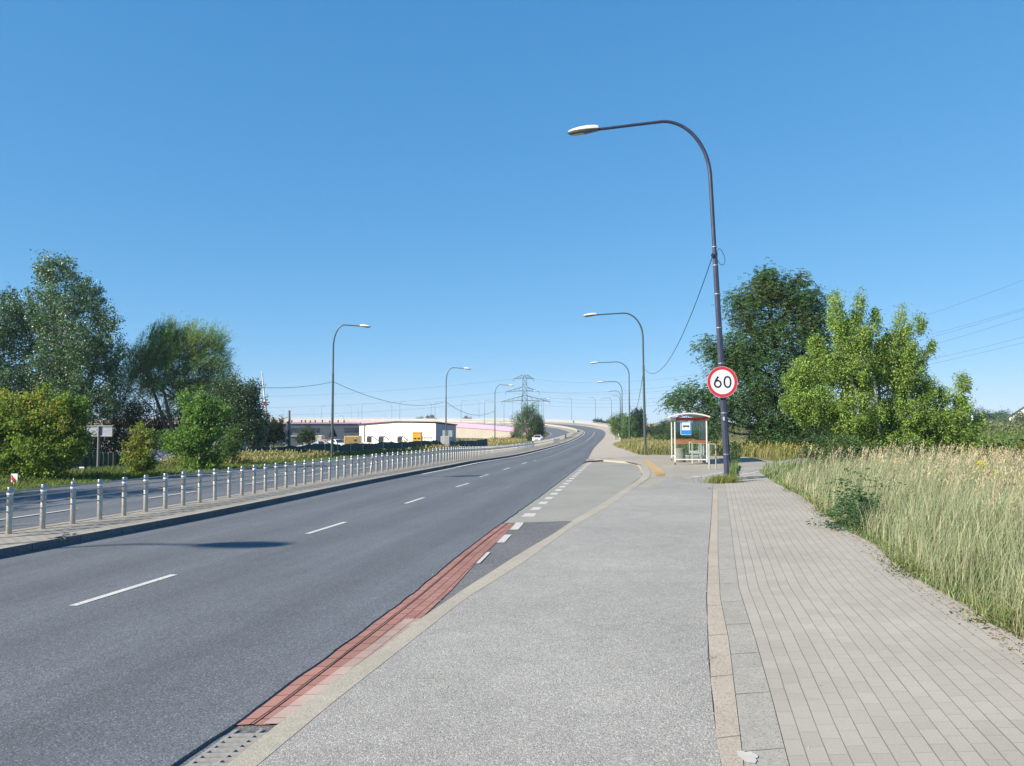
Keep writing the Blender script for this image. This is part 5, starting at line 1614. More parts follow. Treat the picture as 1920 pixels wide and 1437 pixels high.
# near the path mouth on the right
poly = [(edge_x(19.5) + .1, 19.5), (edge_x(21) , 21.6), (8.9, 22.5), (11, 26), (16, 30), (26, 32), (26, 20), (14, 16)]
XY = region_points(16000, poly)
grass('path_mouth_grass', 'yellowish grass round the mouth of the side path', XY, (.5 + .4 * patchy(XY, .9)), .012, STRAW + OL, bend=.35, heads=.1, headcols=HEAD)
poly = [(12.8, 45.5), (15.0, 37.5), (30, 38), (32, 52), (14, 51)]
XY = region_points(12000, poly)
grass('goldenrod_patch', 'yellow goldenrod and dry weeds beyond the side path under the robinia', XY, .85, .025, [(.24, .25, .07), (.22, .23, .08), (.18, .20, .07), (.30, .26, .15)], bend=.35, heads=.12, headcols=[(.42, .36, .06), (.34, .30, .12)], headL=.25)
# field behind on the right: leafy weeds
def weed_cloud(name, label, XY, hmax, cols, leaf, per=14, mat='leaf', cat='weeds'):
    n = len(XY); z = terrain_z(XY[:, 0], XY[:, 1])
    ci = np.repeat(np.arange(n), per); m = len(ci)
    hh = hmax * rng.uniform(.6, 1.1, n)
    f = rng.random(m) ** .6
    P = np.stack([XY[ci, 0] + rng.normal(0, .12, m), XY[ci, 1] + rng.normal(0, .12, m), z[ci] + f * hh[ci]], 1)
    A = rng.normal(0, .6, (m, 3)) + [0, 0, .25]
    C = palette(m, cols) * (rng.normal(1, .15, n)[ci])[:, None]
    o = leaves_mesh(name, P, A, leaf[0] * rng.uniform(.6, 1.3, m), leaf[1] * rng.uniform(.7, 1.2, m), np.clip(C, .003, 1), M[mat])
    return tag(o, label, cat, kind='stuff')
XY = region_points(7000, [(17, 18), (60, 26), (110, 95), (50, 100), (24, 48), (17, 30)])
weed_cloud('field_weeds', 'green and yellow-flowered weeds filling the field at the right', XY, 1.15, [(.12, .19, .06), (.15, .22, .065), (.09, .15, .05), (.22, .25, .06)], (.24, .11), per=14)
XY = region_points(2500, [(12, 8), (34, 10), (34, 26), (17, 26), (13.5, 20)])
weed_cloud('verge_weeds', 'leafy green weeds behind the tall grass', XY, .95, [(.11, .165, .05), (.08, .125, .045), (.15, .19, .06)], (.12, .05), per=16)
# goldenrod flowers in the verge
XY, d_ = verge_points(9, 6, 17, 1.6, 5, 1.0)
P_, A_2, C_2 = [], [], []
for (x, y) in XY:
    z0 = tz(x, y) + random.uniform(.85, 1.15)
    for q_ in range(70):
        P_.append((x + random.gauss(0, .05), y + random.gauss(0, .05), z0 - abs(random.gauss(0, .10)))); A_2.append((random.gauss(0, 1), random.gauss(0, 1), .8)); C_2.append((.55, .46, .05))
o = leaves_mesh('goldenrod_flowers', np.array(P_), np.array(A_2), .035, .02, np.array(C_2), M['leaf'])
tag(o, 'yellow goldenrod flowers dotted through the verge', 'flowers', kind='stuff')
# tuft at the sign pole
cpt = onp(1358, 906, 0)
XY = np.array([(cpt.x + random.gauss(0, .22) - .04, cpt.y + random.gauss(.1, .15)) for _ in range(1100)])
def tuft(name, label, XY, h, cols, wd, bend=.8, z=None):
    o_ = grass(name, label, XY, h, wd, cols, bend=bend, cat='grass tuft')
    V = np.empty(len(o_.data.vertices) * 3, np.float32); o_.data.vertices.foreach_get('co', V); V = V.reshape(-1, 3)
    zt = np.repeat(terrain_z(XY[:, 0], XY[:, 1]), 8); V[:, 2] += (G(V[:, 0], V[:, 1]) * 0 + np.repeat(G(XY[:, 0], XY[:, 1]), 8) - zt)
    o_.data.vertices.foreach_set('co', V.ravel()); return o_
tuft('grass_tuft', 'green grass tuft round the foot of the sign pole', XY, .30, [(.17, .23, .06), (.22, .25, .08), (.12, .17, .05), (.30, .27, .13)], .010)
XY = np.array([(cpt.x + .30 + random.gauss(0, .05), cpt.y + random.gauss(.25, .08)) for _ in range(90)])
tuft('reed_tuft', 'upright green blades beside the sign pole', XY, .75, [(.12, .2, .06), (.16, .22, .07)], .014, bend=.22)
for (u, v, l_) in ((1338, 1237, 'small dry weed sprig in the joint of the tan kerb'), (1330, 917, 'brown dry weeds at the end of the tan kerb')):
    c_ = onp(u, v, 0)
    XY = np.array([(c_.x + random.gauss(0, .03), c_.y + random.gauss(0, .04)) for _ in range(26)])
    tuft('kerb_weed', l_, XY, .05 if v > 1000 else .10, [(.22, .19, .08), (.18, .17, .07)], .004, bend=1.5)
# leaf litter along the pavement edge
n = 5500
XY, d_ = verge_points(n, 3.3, 20, -.18, .35, 1.0)
XY[:, 0] += rng.normal(0, .06, n)
zz = np.where(XY[:, 0] < edge_x(XY[:, 1]), G(XY[:, 0], XY[:, 1]) + .006, terrain_z(XY[:, 0], XY[:, 1]) + .01)
A = rng.normal(0, 1, (n, 3)) * [1, 1, .22]
o = leaves_mesh('leaf_litter', np.column_stack([XY, zz]), A, .028 * rng.uniform(.4, 1.3, n), .012, palette(n, [(.26, .15, .09), (.32, .22, .14), (.20, .15, .09), (.36, .30, .22), (.16, .10, .07)]), M['leaf'])
tag(o, 'dry brown leaves and stalks along the pavement edge', 'leaf litter', kind='stuff')
# creeping weeds on the edge
XY, d_ = verge_points(2600, 3.3, 20, -.12, .4, 1.2)
pk = patchy(XY, 2.2) > .62
XY = XY[pk]
weed_cloud('creeping_weeds', 'small creeping weeds on the pavement edge', XY, .09, [(.12, .17, .06), (.09, .13, .045), (.20, .20, .09)], (.04, .02), per=10)

# left verge
def off_left(n, y0, y1, d0, d1, pw=1.0):
    A_ = np.array([(p.y, p.x) for p in OE[:18 * NS + 6]])
    u = rng.random(n); y = y0 * (y1 / y0) ** u; d = d0 + (d1 - d0) * rng.random(n) ** pw
    return np.stack([np.interp(y, A_[:, 0], A_[:, 1]) - d, y], 1), d
XY, d_ = off_left(30000, 16, 190, .15, 3.0)
grass('verge_grass', 'short green grass along the kerb of the far carriageway', XY, .16 + .05 * d_, .0008 * XY[:, 1] + .006, [(.14, .20, .05), (.18, .23, .06), (.11, .16, .045)], bend=.6)
XY, d_ = off_left(24000, 46, 200, 2.2, 7.5)
grass('verge_weeds', 'tall yellow-green weeds in front of the green screen fence', XY, (.25 + .09 * d_) * (.6 + .6 * patchy(XY, .45)), .0008 * XY[:, 1] + .008, [(.19, .21, .07), (.25, .25, .10), (.13, .17, .055), (.30, .27, .12)], bend=.28, heads=.3, headcols=[(.34, .30, .15), (.28, .28, .11)], headL=.3)
XY, d_ = off_left(11000, 88, 232, .6, 9.0)
grass('bend_weeds', 'golden weeds on the inside bank of the bend', XY, (.5 + .09 * d_) * (.6 + .6 * patchy(XY, .3)), .0007 * XY[:, 1] + .01, [(.27, .26, .10), (.32, .28, .12), (.19, .22, .08), (.24, .25, .09)], bend=.3, heads=.2, headcols=[(.38, .32, .14)], headL=.4)
XY, d_ = off_left(9000, 18, 50, 2.5, 9)
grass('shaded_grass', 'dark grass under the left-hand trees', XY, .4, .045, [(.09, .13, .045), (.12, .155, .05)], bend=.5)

# ================================================================== buildings and far things on the left
def wall_mesh(b, pts, z0, tops):
    """vertical wall panels between plan points with given top heights"""
    for i in range(len(pts) - 1):
        a, c = pts[i], pts[i + 1]
        b.add([(a[0], a[1], z0), (c[0], c[1], z0), (c[0], c[1], tops[i + 1]), (a[0], a[1], tops[i])], [(0, 1, 2, 3)])
def cladding(name, col, pitch=.35, var=.06, rough=.5, depth=.35):
    m = bpy.data.materials.new(name); t = NT(m)
    sx = t.n('ShaderNodeSeparateXYZ'); t.l(t.pos(), sx.inputs[0])
    f = t.math('FRACT', t.math('MULTIPLY', t.math('ADD', sx.outputs[0], t.math('MULTIPLY', sx.outputs[1], .6)), 1 / pitch))
    g_ = t.math('ABSOLUTE', t.math('SUBTRACT', f, .5))
    n = t.noise(t.pos(), .4, 4)
    c = t.ramp(n, [(.3, [q_ * (1 - var) for q_ in col]), (.7, [min(1, q_ * (1 + var)) for q_ in col])])
    t.done(t.bsdf(c, rough, 0, .4, bump=g_, bstr=depth, bdist=.04))
    return m
m_white = cladding('white_cladding', (.74, .73, .70), 1.0)
m_whsh = cladding('shaded_white_cladding', (.30, .32, .37), 1.0)  # the white cladding again, shade painted in, for walls turned from the sun
m_ware = cladding('warehouse_cladding', (.115, .125, .16), .5)
m_dark = simple('dark_opening', (.02, .022, .03), .4)
m_win = simple('window_glass', (.035, .05, .08), .12, spec=.8)
m_frame = simple('window_frame', (.05, .055, .07), .5)
m_roofw = simple('pale_roof_edge', (.60, .60, .60), .5)

# white hall
h0 = at(674, 796, 128); h1 = at(745, 791.3, 120); h2 = at(817, 792.6, 113); h3 = at(855, 797, 131)
hb = thing('white_hall', 'long low white hall with a dark roof line and three stepped doors', 'building', (h1.x, h1.y, tz(h1.x, h1.y)))
orgn = Vector(hb.location)
def loc(p): return (p[0] - orgn.x, p[1] - orgn.y, p[2] - orgn.z)
zb = -4.2
b = MB(); wall_mesh(b, [loc(h0), loc(h1), loc(h2)], zb - orgn.z, [loc(h0)[2], loc(h1)[2], loc(h2)[2]])
b.build('front_wall', m_white, hb)
b = MB(); wall_mesh(b, [loc(h2), loc(h3)], zb - orgn.z, [loc(h2)[2], loc(h3)[2]]); b.build('side_wall', m_whsh, hb)
h4 = h3 + (h0 - h2); 
b = MB(); wall_mesh(b, [loc(h3), loc(h4), loc(h0)], zb - orgn.z, [loc(h3)[2], loc(h3)[2], loc(h0)[2]]); b.build('back_wall', m_whsh, hb)
b = MB(); b.add([loc(h0), loc(h1), loc(h2), loc(h3), loc(h4)], [(0, 1, 2, 3, 4)]); b.build('roof', m_roofw, hb)
b = MB(); b.tube([Vector(loc(h0)) + Vector((-.2, -.15, 0)), Vector(loc(h1)) + Vector((0, -.2, .02)), Vector(loc(h2)) + Vector((.1, -.2, 0)), Vector(loc(h3)) + Vector((.2, -.1, 0))], .13, 5); b.build('roof_edge', m_frame, hb)
def on_front(u, v, out=.12):
    ua, ub = (h0, h1) if u < 745 else (h1, h2)
    best = None
    d = ray(u, 794)
    # intersect the plan line
    A_, B_ = Vector((ua.x, ua.y)), Vector((ub.x, ub.y)); e = B_ - A_
    den = d.x * e.y - d.y * e.x
    t = (A_.x * e.y - A_.y * e.x) / den
    return at(u, v, t * d.y - out)
def patch(u0, v0, u1, v1, mat, name, parent, th=.12, out=.1):
    p0, p1 = on_front(u0, v1, out), on_front(u1, v1, out)
    zt = on_front(u0, v0, out).z
    b = MB(); c = (Vector(loc(p0)) + Vector(loc(p1))) / 2; L_ = (p1 - p0); L_.z = 0
    b.box((c.x, c.y, (p0.z + zt) / 2 - orgn.z), (L_.length, th, zt - p0.z), rz=math.atan2(L_.y, L_.x))
    return b.build(name, mat, parent)
for (u0, u1) in ((688, 696.5), (710, 719), (745.5, 753.5)):
    d_ = patch(u0, 820, u1, 829.5, m_dark, 'door', hb)
    b = MB()
    A1_, A2_ = on_front(u0 - 2, 817.8, .5), on_front(u1 + 1, 817.8, .5); A3_ = on_front(u1 + 11, 826, .9)
    b.tube([Vector(loc(A1_)), Vector(loc(A2_)), Vector(loc(A3_))], .06, 5)
    b.build('stair_rail', m_frame, d_)
for u0 in (744, 790): patch(u0, 796, u0 + .6, 828, simple('seam', (.45, .45, .45), .6), 'panel_seam', hb, th=.02, out=.02)
patch(683, 798, 684.6, 829, m_frame, 'downpipe', hb)
patch(675, 792.5, 677, 795, m_frame, 'vent', hb)
# yellow tank box in front
def box_thing(name, label, cat, u0, u1, v0, v1, d, mat, dep=2.5, group=None, extra=None, ribs=0):
    p0, p1 = at(u0, v1, d), at(u1, v1, d); zt = at(u0, v0, d).z
    t = thing(name, label, cat, ((p0.x + p1.x) / 2, d, p0.z), group=group)
    W_, H_ = p1.x - p0.x, zt - p0.z
    b = MB(); b.box((0, dep / 2, H_ / 2), (W_, dep, H_)); b.build('body', mat, t, bevel=.03)
    if ribs:
        b = MB()
        for k in range(ribs): b.box((-W_ / 2 + W_ * (k + .5) / ribs, -.03, H_ / 2), (W_ / ribs * .4, .06, H_ * .9))
        b.build('ribs', mat, t)
    return t, W_, H_
m_yel = simple('yellow_paint', (.72, .38, .03), .5, var=.08)
m_tan = cladding('tan_container', (.52, .38, .17), .5)
t, W_, H_ = box_thing('yellow_container', 'bright yellow metal cabinet with slots in front of the white hall', 'container', 773, 789.5, 812, 830, 108, m_yel, 1.6)
box_part('slot', m_dark, [((-W_ * .2, -.03, H_ * .42), (W_ * .25, .03, H_ * .13)), ((W_ * .22, -.03, H_ * .42), (W_ * .25, .03, H_ * .13))], t)
box_part('lid', simple('yellow_lid', (.60, .28, .03), .5), [((0, .8, H_ + .05), (W_ * 1.06, 1.7, .10))], t)
t, W_, H_ = box_thing('grey_cabinet', 'tall grey utility cabinet at the right corner of the white hall', 'cabinet', 826, 843, 818, 838, 98, simple('cabinet_grey', (.36, .37, .38), .6), .8)
box_part('door', simple('cabinet_door', (.30, .31, .32), .6), [((W_ * .2, -.02, H_ * .5), (W_ * .5, .04, H_ * .9))], t)
t, W_, H_ = box_thing('silver_tank', 'pale silver double tank standing behind the grey cabinet', 'tank', 830, 848, 807.5, 820, 106, simple('tank_silver', (.50, .53, .56), .35, metal=.5), .8)
box_part('seam', m_frame, [((0, -.02, H_ / 2), (.08, .04, H_))], t)
# yard rail before the hall
t = thing('yard_railing', 'thin dark railing along the foot of the white hall', 'railing', (0, 0, 0))
b = MB(); R1_, R2_ = at(798, 829, 104), at(811, 829, 105)
for f in np.linspace(0, 1, 9):
    p = at(790 + 22 * f, 829, 104.5); b.box((p.x, p.y, p.z + .25), (.06, .06, 1.1))
p, q_ = at(790, 821.5, 104.5), at(812, 821.5, 104.5); b.tube([p, q_], .05, 5)
b.build('bars', m_frame, t)
# grey warehouse
w0 = at(438, 793.5, 168); w1 = at(676, 793.0, 176)
wb = thing('grey_warehouse', 'long dark grey warehouse with a band of windows behind the yard', 'building', (w0.x, w0.y, -3.6))
L_ = Vector((w1.x - w0.x, w1.y - w0.y, 0)); ang = math.atan2(L_.y, L_.x); Hh = w0.z + 3.6
wb.rotation_euler = (0, 0, ang)
Lw = L_.length
b = MB(); b.box((Lw / 2, 12, Hh / 2 - .1), (Lw, 24, Hh)); b.build('wall', m_ware, wb)
b = MB(); b.box((Lw / 2, 12, Hh - .02), (Lw + .4, 24.4, .22)); b.build('roof', m_roofw, wb)
for (f0, f1, n_) in ((.43, .50, 3), (.51, .565, 3), (.585, .625, 2), (.64, .66, 1), (.865, .90, 2), (.905, .945, 3), (.95, .99, 3)):
    for k in range(n_):
        x = Lw * (f0 + (f1 - f0) * (k + .5) / n_); wd_ = Lw * (f1 - f0) / n_ * .8
        z_ = Hh - 1.55
        fr_ = box_part('window', m_frame, [((x, -.03, z_), (wd_ + .12, .08, .98))], wb)
        box_part('pane', m_win, [((x, -.08, z_), (wd_, .03, .84))], fr_)
box_part('canopy', m_roofw, [((Lw * .47, -1.2, Hh - 2.9), (Lw * .08, 2.4, .12))], wb)
b = MB()
for f in (.31, .36, .45, .53, .56, .60, .64, .70, .76, .83, .88):
    b.lathe([(.16, 0), (.16, .35 + .2 * ((f * 37) % 1)), (.24, .4 + .2 * ((f * 37) % 1)), (0, .5 + .2 * ((f * 37) % 1))], c=(Lw * f, 5, Hh + .08), n=8)
b.build('roof_vents', m_frame, wb)
# containers and cars in the yard
box_thing('white_container', 'white and tan site container left of the red cars in the yard', 'container', 591, 603, 817, 833, 140, simple('cream_container', (.62, .58, .42), .5), 2.5, ribs=5)
t, W_, H_ = box_thing('tan_container', 'tan ribbed shipping container at the left corner of the white hall', 'container', 645, 672.5, 818, 836, 112, m_tan, 2.4, ribs=12)
box_part('door_window', m_dark, [((W_ * .28, -.07, H_ * .55), (W_ * .16, .03, H_ * .22))], t)
t, W_, H_ = box_thing('site_cabin', 'grey site cabin with a dark doorway left of the containers', 'cabin', 566, 590, 815, 836, 148, simple('cabin_grey', (.30, .31, .34), .6), 3)
box_part('doorway', m_dark, [((W_ * .36, -.03, H_ * .45), (W_ * .16, .05, H_ * .8))], t)

def make_car(label, paint_col, group=None, rough=.25):
    t = thing('car', label, 'car', group=group)
    mp = simple('car_paint', paint_col, rough, var=.02, spec=.6)
    # sections along the length (x), built as a lofted shell: (x, half width low, z low, half width belt, z belt, half width roof, z roof)
    secs = [(-2.15, .72, .35, .76, .62, .74, .66), (-2.0, .82, .25, .86, .72, .84, .76), (-1.3, .86, .22, .90, .86, .84, .90), (-.85, .87, .22, .90, .92, .78, .96), (-.15, .87, .22, .90, .95, .62, 1.42),
            (.55, .87, .22, .90, .95, .63, 1.46), (1.25, .87, .22, .90, .96, .60, 1.36), (1.85, .86, .24, .88, .94, .74, 1.02), (2.1, .78, .32, .82, .80, .78, .86)]
    vs, fs = [], []
    for (x, wl, zl, wb_, zb_, wr, zr) in secs:
        vs += [(x, -wl, zl), (x, -wb_, zb_ * .6), (x, -wb_, zb_), (x, -wr, zr), (x, 0, zr + .03), (x, wr, zr), (x, wb_, zb_), (x, wb_, zb_ * .6), (x, wl, zl)]
    for i in range(len(secs) - 1):
        for k in range(8): fs.append((i * 9 + k, i * 9 + k + 1, (i + 1) * 9 + k + 1, (i + 1) * 9 + k))
        fs.append((i * 9 + 8, i * 9, (i + 1) * 9, (i + 1) * 9 + 8))
    fs.append(tuple(range(9))); fs.append(tuple(range((len(secs) - 1) * 9 + 8, (len(secs) - 1) * 9 - 1, -1)))
    b = MB(); b.add(vs, fs, smooth=False); b.build('body', mp, t)
    gm = simple('car_glass', (.02, .025, .03), .08, spec=.9)
    def quad(name, pts):
        b = MB(); b.add(pts, [(0, 1, 2, 3)]); return b.build(name, gm, t)
    quad('windscreen', [(-.88, -.70, .975), (-.88, .70, .975), (-.20, .57, 1.42), (-.20, -.57, 1.42)])
    quad('rear_window', [(1.90, .64, 1.06), (1.90, -.64, 1.06), (1.30, -.54, 1.385), (1.30, .54, 1.385)])
    for s in (-1, 1):
        quad('side_window', [(-.62, s * .868, 1.0), (1.45, s * .86, 1.0), (1.1, s * .68, 1.35), (-.1, s * .68, 1.37)])
        b = MB(); b.box((-2.08, s * .58, .66), (.18, .30, .13)); b.build('headlight', simple('headlamp', (.75, .76, .78), .1), t, bevel=.02)
        b = MB(); b.box((-.72, s * .98, .98), (.12, .16, .11)); b.build('mirror', mp, t)
    b = MB(); b.box((-2.16, 0, .60), (.04, .62, .12)); b.build('grille', m_dark, t)
    b = MB(); b.box((-2.17, 0, .36), (.04, 1.2, .13)); b.build('bumper_intake', m_dark, t)
    b = MB(); b.box((-2.18, 0, .47), (.02, .5, .10)); b.build('number_plate', M['white_paint'], t)
    for x in (-1.38, 1.33):
        for s in (-1, 1):
            b = MB(); b.tube([(x, s * .70, .32), (x, s * .92, .32)], .32, 18); w_ = b.build('wheel', simple('tyre', (.015, .015, .016), .8), t)
            b = MB(); b.tube([(x, s * .90, .32), (x, s * .935, .32)], .19, 12); b.build('rim', M['galv'], w_)
    return t
dC = 158
cpos = at(1008.3, 831, dC)
# stand it on the road surface
def road_z(p):
    best = min(range(NP), key=lambda i: (OE[i] - p).length if OE[i].y < 250 else 1e9)
    a, c = OE[best], ME[best]; f = max(0, min(1, (p - a).dot(c - a) / (c - a).length_squared)); return a.z + (c.z - a.z) * f
wc = make_car('white car coming towards us on the far carriageway below the pylon bushes', (.78, .79, .80))
i_ = min(range(NP), key=lambda i: abs(OE[i].y - dC) if OE[i].y < 250 else 1e9)
tdir = (OE[i_ + 2] - OE[i_ - 2]).normalized()
wc.location = (cpos.x, cpos.y, road_z(cpos)); wc.rotation_euler = (0, 0, math.atan2(tdir.y, tdir.x))
for k, (u, d_, col, l_, rz_) in enumerate(((590, 92, (.45, .48, .52), 'silver car roof just showing over the green screen fence', 0.1), (617, 120, (.55, .10, .07), 'red car in the yard behind the tallest verge lamp', 2.6), (634, 118, (.7, .70, .70), 'white car in the yard between the red cars', 2.4),
                                   (643, 122, (.50, .14, .08), 'orange-red car beside the tan container', .4))):
    c_ = make_car(l_, col, 'cars parked in the yard'); x = (u - 960) / 1440 * d_
    c_.location = (x, d_, tz(x, d_) + (.15 if k == 0 else .1)); c_.rotation_euler = (0, 0, rz_)
c_ = make_car('white car parked far off between the lamp and the round tree', (.75, .76, .77)); x = (1196 - 960) / 1440 * 290
c_.location = (x + .3, 290, at(1196, 817.5, 290).z); c_.rotation_euler = (0, 0, .2)
# thatch-coloured roof beyond the weeds
p_ = at(1223, 813, 175)
t = thing('farm_shed', 'low shed with a straw-brown roof beyond the weeds left of the shelter', 'shed', (p_.x, p_.y, p_.z - 1))
b = MB(); b.box((0, 3, .9), (6.2, 6, 1.8)); b.build('wall', simple('shed_wall', (.30, .27, .22), .8), t)
b = MB(); b.add([(-3.3, -.3, 1.7), (3.3, -.3, 1.7), (2.0, 3, 3.1), (-2.0, 3, 3.1), (3.3, 6.3, 1.7), (-3.3, 6.3, 1.7)], [(0, 1, 2, 3), (1, 4, 2), (4, 5, 3, 2), (5, 0, 3)]); b.build('roof', simple('straw_roof', (.36, .29, .20), .9), t)

# green screen fence
m_scr = bpy.data.materials.new('screen_fabric'); t_ = NT(m_scr)
n_ = t_.noise(t_.pos(), 1.1, 6, .65, 1.0)
c_ = t_.ramp(n_, [(.3, (.012, .05, .055)), (.6, (.02, .075, .075)), (.75, (.035, .10, .095))])
t_.done(t_.bsdf(c_, .8, 0, .2, bump=n_, bstr=.6, bdist=.2))
sp = [(236, 864, 46), (290, 866, 47), (345, 864, 50), (400, 856, 54), (448, 841, 58), (520, 838.5, 60), (560, 836, 61), (600, 832, 63), (640, 833, 66), (680, 831.5, 72), (740, 829.5, 83), (800, 827, 94), (822, 826, 98), (846, 828, 102), (880, 827, 110), (914, 823.5, 119)]
tops = [at(*q) for q in sp]
tops = [tops[0].lerp(tops[0], 0)] + tops[1:]
fine_ = []
for i in range(len(tops) - 1):
    for k in range(10):
        q_ = tops[i].lerp(tops[i + 1], k / 10); q_.z += random.gauss(0, .03) + .05 * math.sin(len(fine_) * .6); fine_.append(q_)
fine_.append(tops[-1])
t = thing('screen_fence', 'long fence hung with sagging dark green screening fabric', 'fence')
b = MB(); b.strip([Vector((p.x, p.y + .12 * math.sin(i), tz(p.x, p.y) - .1)) for i, p in enumerate(fine_)], fine_, 3)
b.build('screen_fabric', m_scr, t)
b = MB()
for p in fine_[::6]: b.tube([(p.x, p.y + .08, tz(p.x, p.y)), (p.x, p.y + .08, p.z + .12)], .04, 6)
b.build('fence_posts', M['galv'], t)['kind'] = 'stuff'
# corrugated fence at the far left
t = thing('corrugated_fence', 'dark green corrugated metal fence under the left-hand trees', 'fence')
cf = [at(-60, 846, 44), at(60, 847, 45), at(160, 848, 47), at(238, 849, 48)]
b = MB(); P_ = resample(cf, step=.14)
vs = []
top_, bot_ = [], []
for i, p in enumerate(P_):
    o_ = .05 * (1 if (i // 1) % 2 else -1)
    top_.append(p + Vector((0, o_, 0))); bot_.append(Vector((p.x, p.y + o_, tz(p.x, p.y) - .1)))
b.strip(bot_, top_); b.build('sheeting', simple('corrugated_green', (.03, .065, .05), .5, metal=.2), t)
b = MB()
for p in P_[::18]: b.box((p.x, p.y - .08, (p.z + tz(p.x, p.y)) / 2), (.08, .06, p.z - tz(p.x, p.y)))
b.build('posts', M['darkmetal'], t)['kind'] = 'stuff'
# billboard and pole
p_ = gbase(187, 43)
t = thing('billboard', 'pale blank board on a thin pole among the dark left-hand trees', 'billboard', p_)
zt = at(187, 799, 43).z - p_.z
b = MB(); b.tube([(0, 0, 0), (0, 0, zt)], .07, 8); b.build('pole', simple('grey_pole', (.16, .16, .17), .6), t)
b = MB(); b.box((.02, .06, zt - .28), (1.40, .06, .52)); b.build('board', simple('pale_board', (.30, .32, .38), .5), t)
b = MB(); b.box((.02, .02, zt - .0), (1.46, .08, .05)); b.box((.02, .02, zt - .56), (1.46, .08, .05)); b.build('board_frame', M['galv'], t)
# graffiti wall and white shed behind
m_gw = bpy.data.materials.new('graffiti_wall'); t_ = NT(m_gw)
n_ = t_.noise(t_.pos(), 1.6, 2, .5, 2.0); n2_ = t_.noise(t_.pos(), 3.1, 1, .5, 3.0)
c_ = t_.mix(t_.ramp(n_, [(.49, 0), (.51, 1)], 'CONSTANT'), (.62, .63, .68), (.06, .09, .35))
c_ = t_.mix(t_.ramp(n2_, [(.62, 0), (.64, 1)], 'CONSTANT'), c_, (.40, .06, .05))
t_.done(t_.bsdf(c_, .8))
t, W_, H_ = box_thing('graffiti_wall', 'low pale wall painted with blue and red graffiti behind the green maple', 'wall', 270, 345, 846, 868, 62, m_gw, .3)
box_part('coping', M['kerb'], [((0, .15, H_ + .04), (W_ + .1, .4, .08))], t)
t, W_, H_ = box_thing('white_shed', 'white shed wall showing behind the young maple', 'shed', 396, 423, 781, 850, 78, simple('shed_white', (.55, .56, .60), .6), 6)
box_part('roof', m_frame, [((0, 3, H_ + .06), (W_ + .3, 6.3, .12))], t)
t, W_, H_ = box_thing('pale_shed', 'pale building wall glimpsed between the dark tree trunks', 'shed', 145, 300, 800, 850, 85, simple('shed_pale', (.42, .42, .50), .7), 6)
box_part('roof', m_frame, [((0, 3, H_ + .06), (W_ + .3, 6.3, .12))], t)
# small boards
def board(name, label, u, v, wpx, hpx, d, cols, cat='sign', legs=True, rz=0):
    c_ = at(u, v, d); k_ = d / 1440; w_, h_ = wpx * k_, hpx * k_
    x, y = c_.x, c_.y; zg = tz(x, y)
    t = thing(name, label, cat, (x, y, zg), rz)
    b = MB(); b.box((0, 0, c_.z - zg), (w_, .03, h_)); b.build('plate', cols[0], t)
    if legs:
        b = MB(); b.tube([(0, .04, 0), (0, .04, c_.z - zg + h_ / 2)], .025, 6); b.build('post', M['galv'], t)
    return t, w_, h_, c_.z - zg
t, w_, h_, z_ = board('info_sign', 'small white and blue notice board in front of the dark corrugated fence', 153, 880.5, 9.5, 9.5, 41, [m_swht])
box_part('blue_bars', m_blue, [((0, -.02, z_ + h_ * .22), (w_ * .85, .012, h_ * .1)), ((.02, -.02, z_ - h_ * .05), (w_ * .8, .012, h_ * .12)), ((w_ * .1, -.02, z_ - h_ * .28), (w_ * .5, .012, h_ * .22))], t)
board('small_plate', 'tiny tan plate left of the white notice board', 142.5, 882.5, 6.5, 2.8, 41, [simple('tan_plate', (.45, .40, .28), .6)])
t, w_, h_, z_ = board('chevron_board', 'red and white striped hazard board by the verge at the far left', 27, 899, 12, 21, 31, [m_swht], cat='hazard board')
b = MB()
b.add([(-w_ * .45, -.02, z_ + h_ * .42), (-w_ * .45, -.02, z_ - h_ * .02), (w_ * .3, -.02, z_ - h_ * .48), (w_ * .3, -.02, z_ - h_ * .05)], [(0, 1, 2, 3)])
b.add([(-w_ * .48, -.021, z_ - h_ * .2), (-w_ * .48, -.021, z_ - h_ * .5), (-w_ * .2, -.021, z_ - h_ * .5)], [(0, 1, 2)])
b.build('red_stripes', m_sred, t)
# utility pole
p_ = gbase(544, 73); zt = at(542, 770, 73).z - p_.z
t = thing('utility_pole', 'leaning grey concrete utility pole before the grey warehouse', 'utility pole', p_)
b = MB(); b.tube([(0, 0, 0), (-.08, 0, zt)], [.17, .12], 10); b.build('pole', simple('pole_concrete', (.20, .21, .22), .8), t)
b = MB(); b.tube([(-.08, 0, zt - .6), (-.5, 0, zt - .75)], .03, 6); b.build('crossarm', M['darkmetal'], t)
b = MB(); b.box((-.22, -.1, zt - 1.3), (.12, .12, .5)); b.box((.25, -.1, zt - 2.2), (.14, .12, .2)); b.build('insulator_box', M['white_paint'], t)
# leaning strut pair at the tallest verge lamp
t = thing('tarpaulin_rig', 'dark tripod stand beside the tallest verge lamp in the yard', 'stand', (0, 0, 0))
b = MB(); a_ = at(624, 800, 66)
for (u, v) in ((617, 820), (632, 820), (624, 822)): b.tube([a_, at(u, v, 66 + (v - 820))], .04, 6)
b.build('legs', M['darkmetal'], t)
b = MB(); b.add([a_, at(619, 819, 66), at(631, 819, 66.4)], [(0, 1, 2)]); b.build('sheet', simple('dark_sheet', (.03, .03, .06), .7), t)
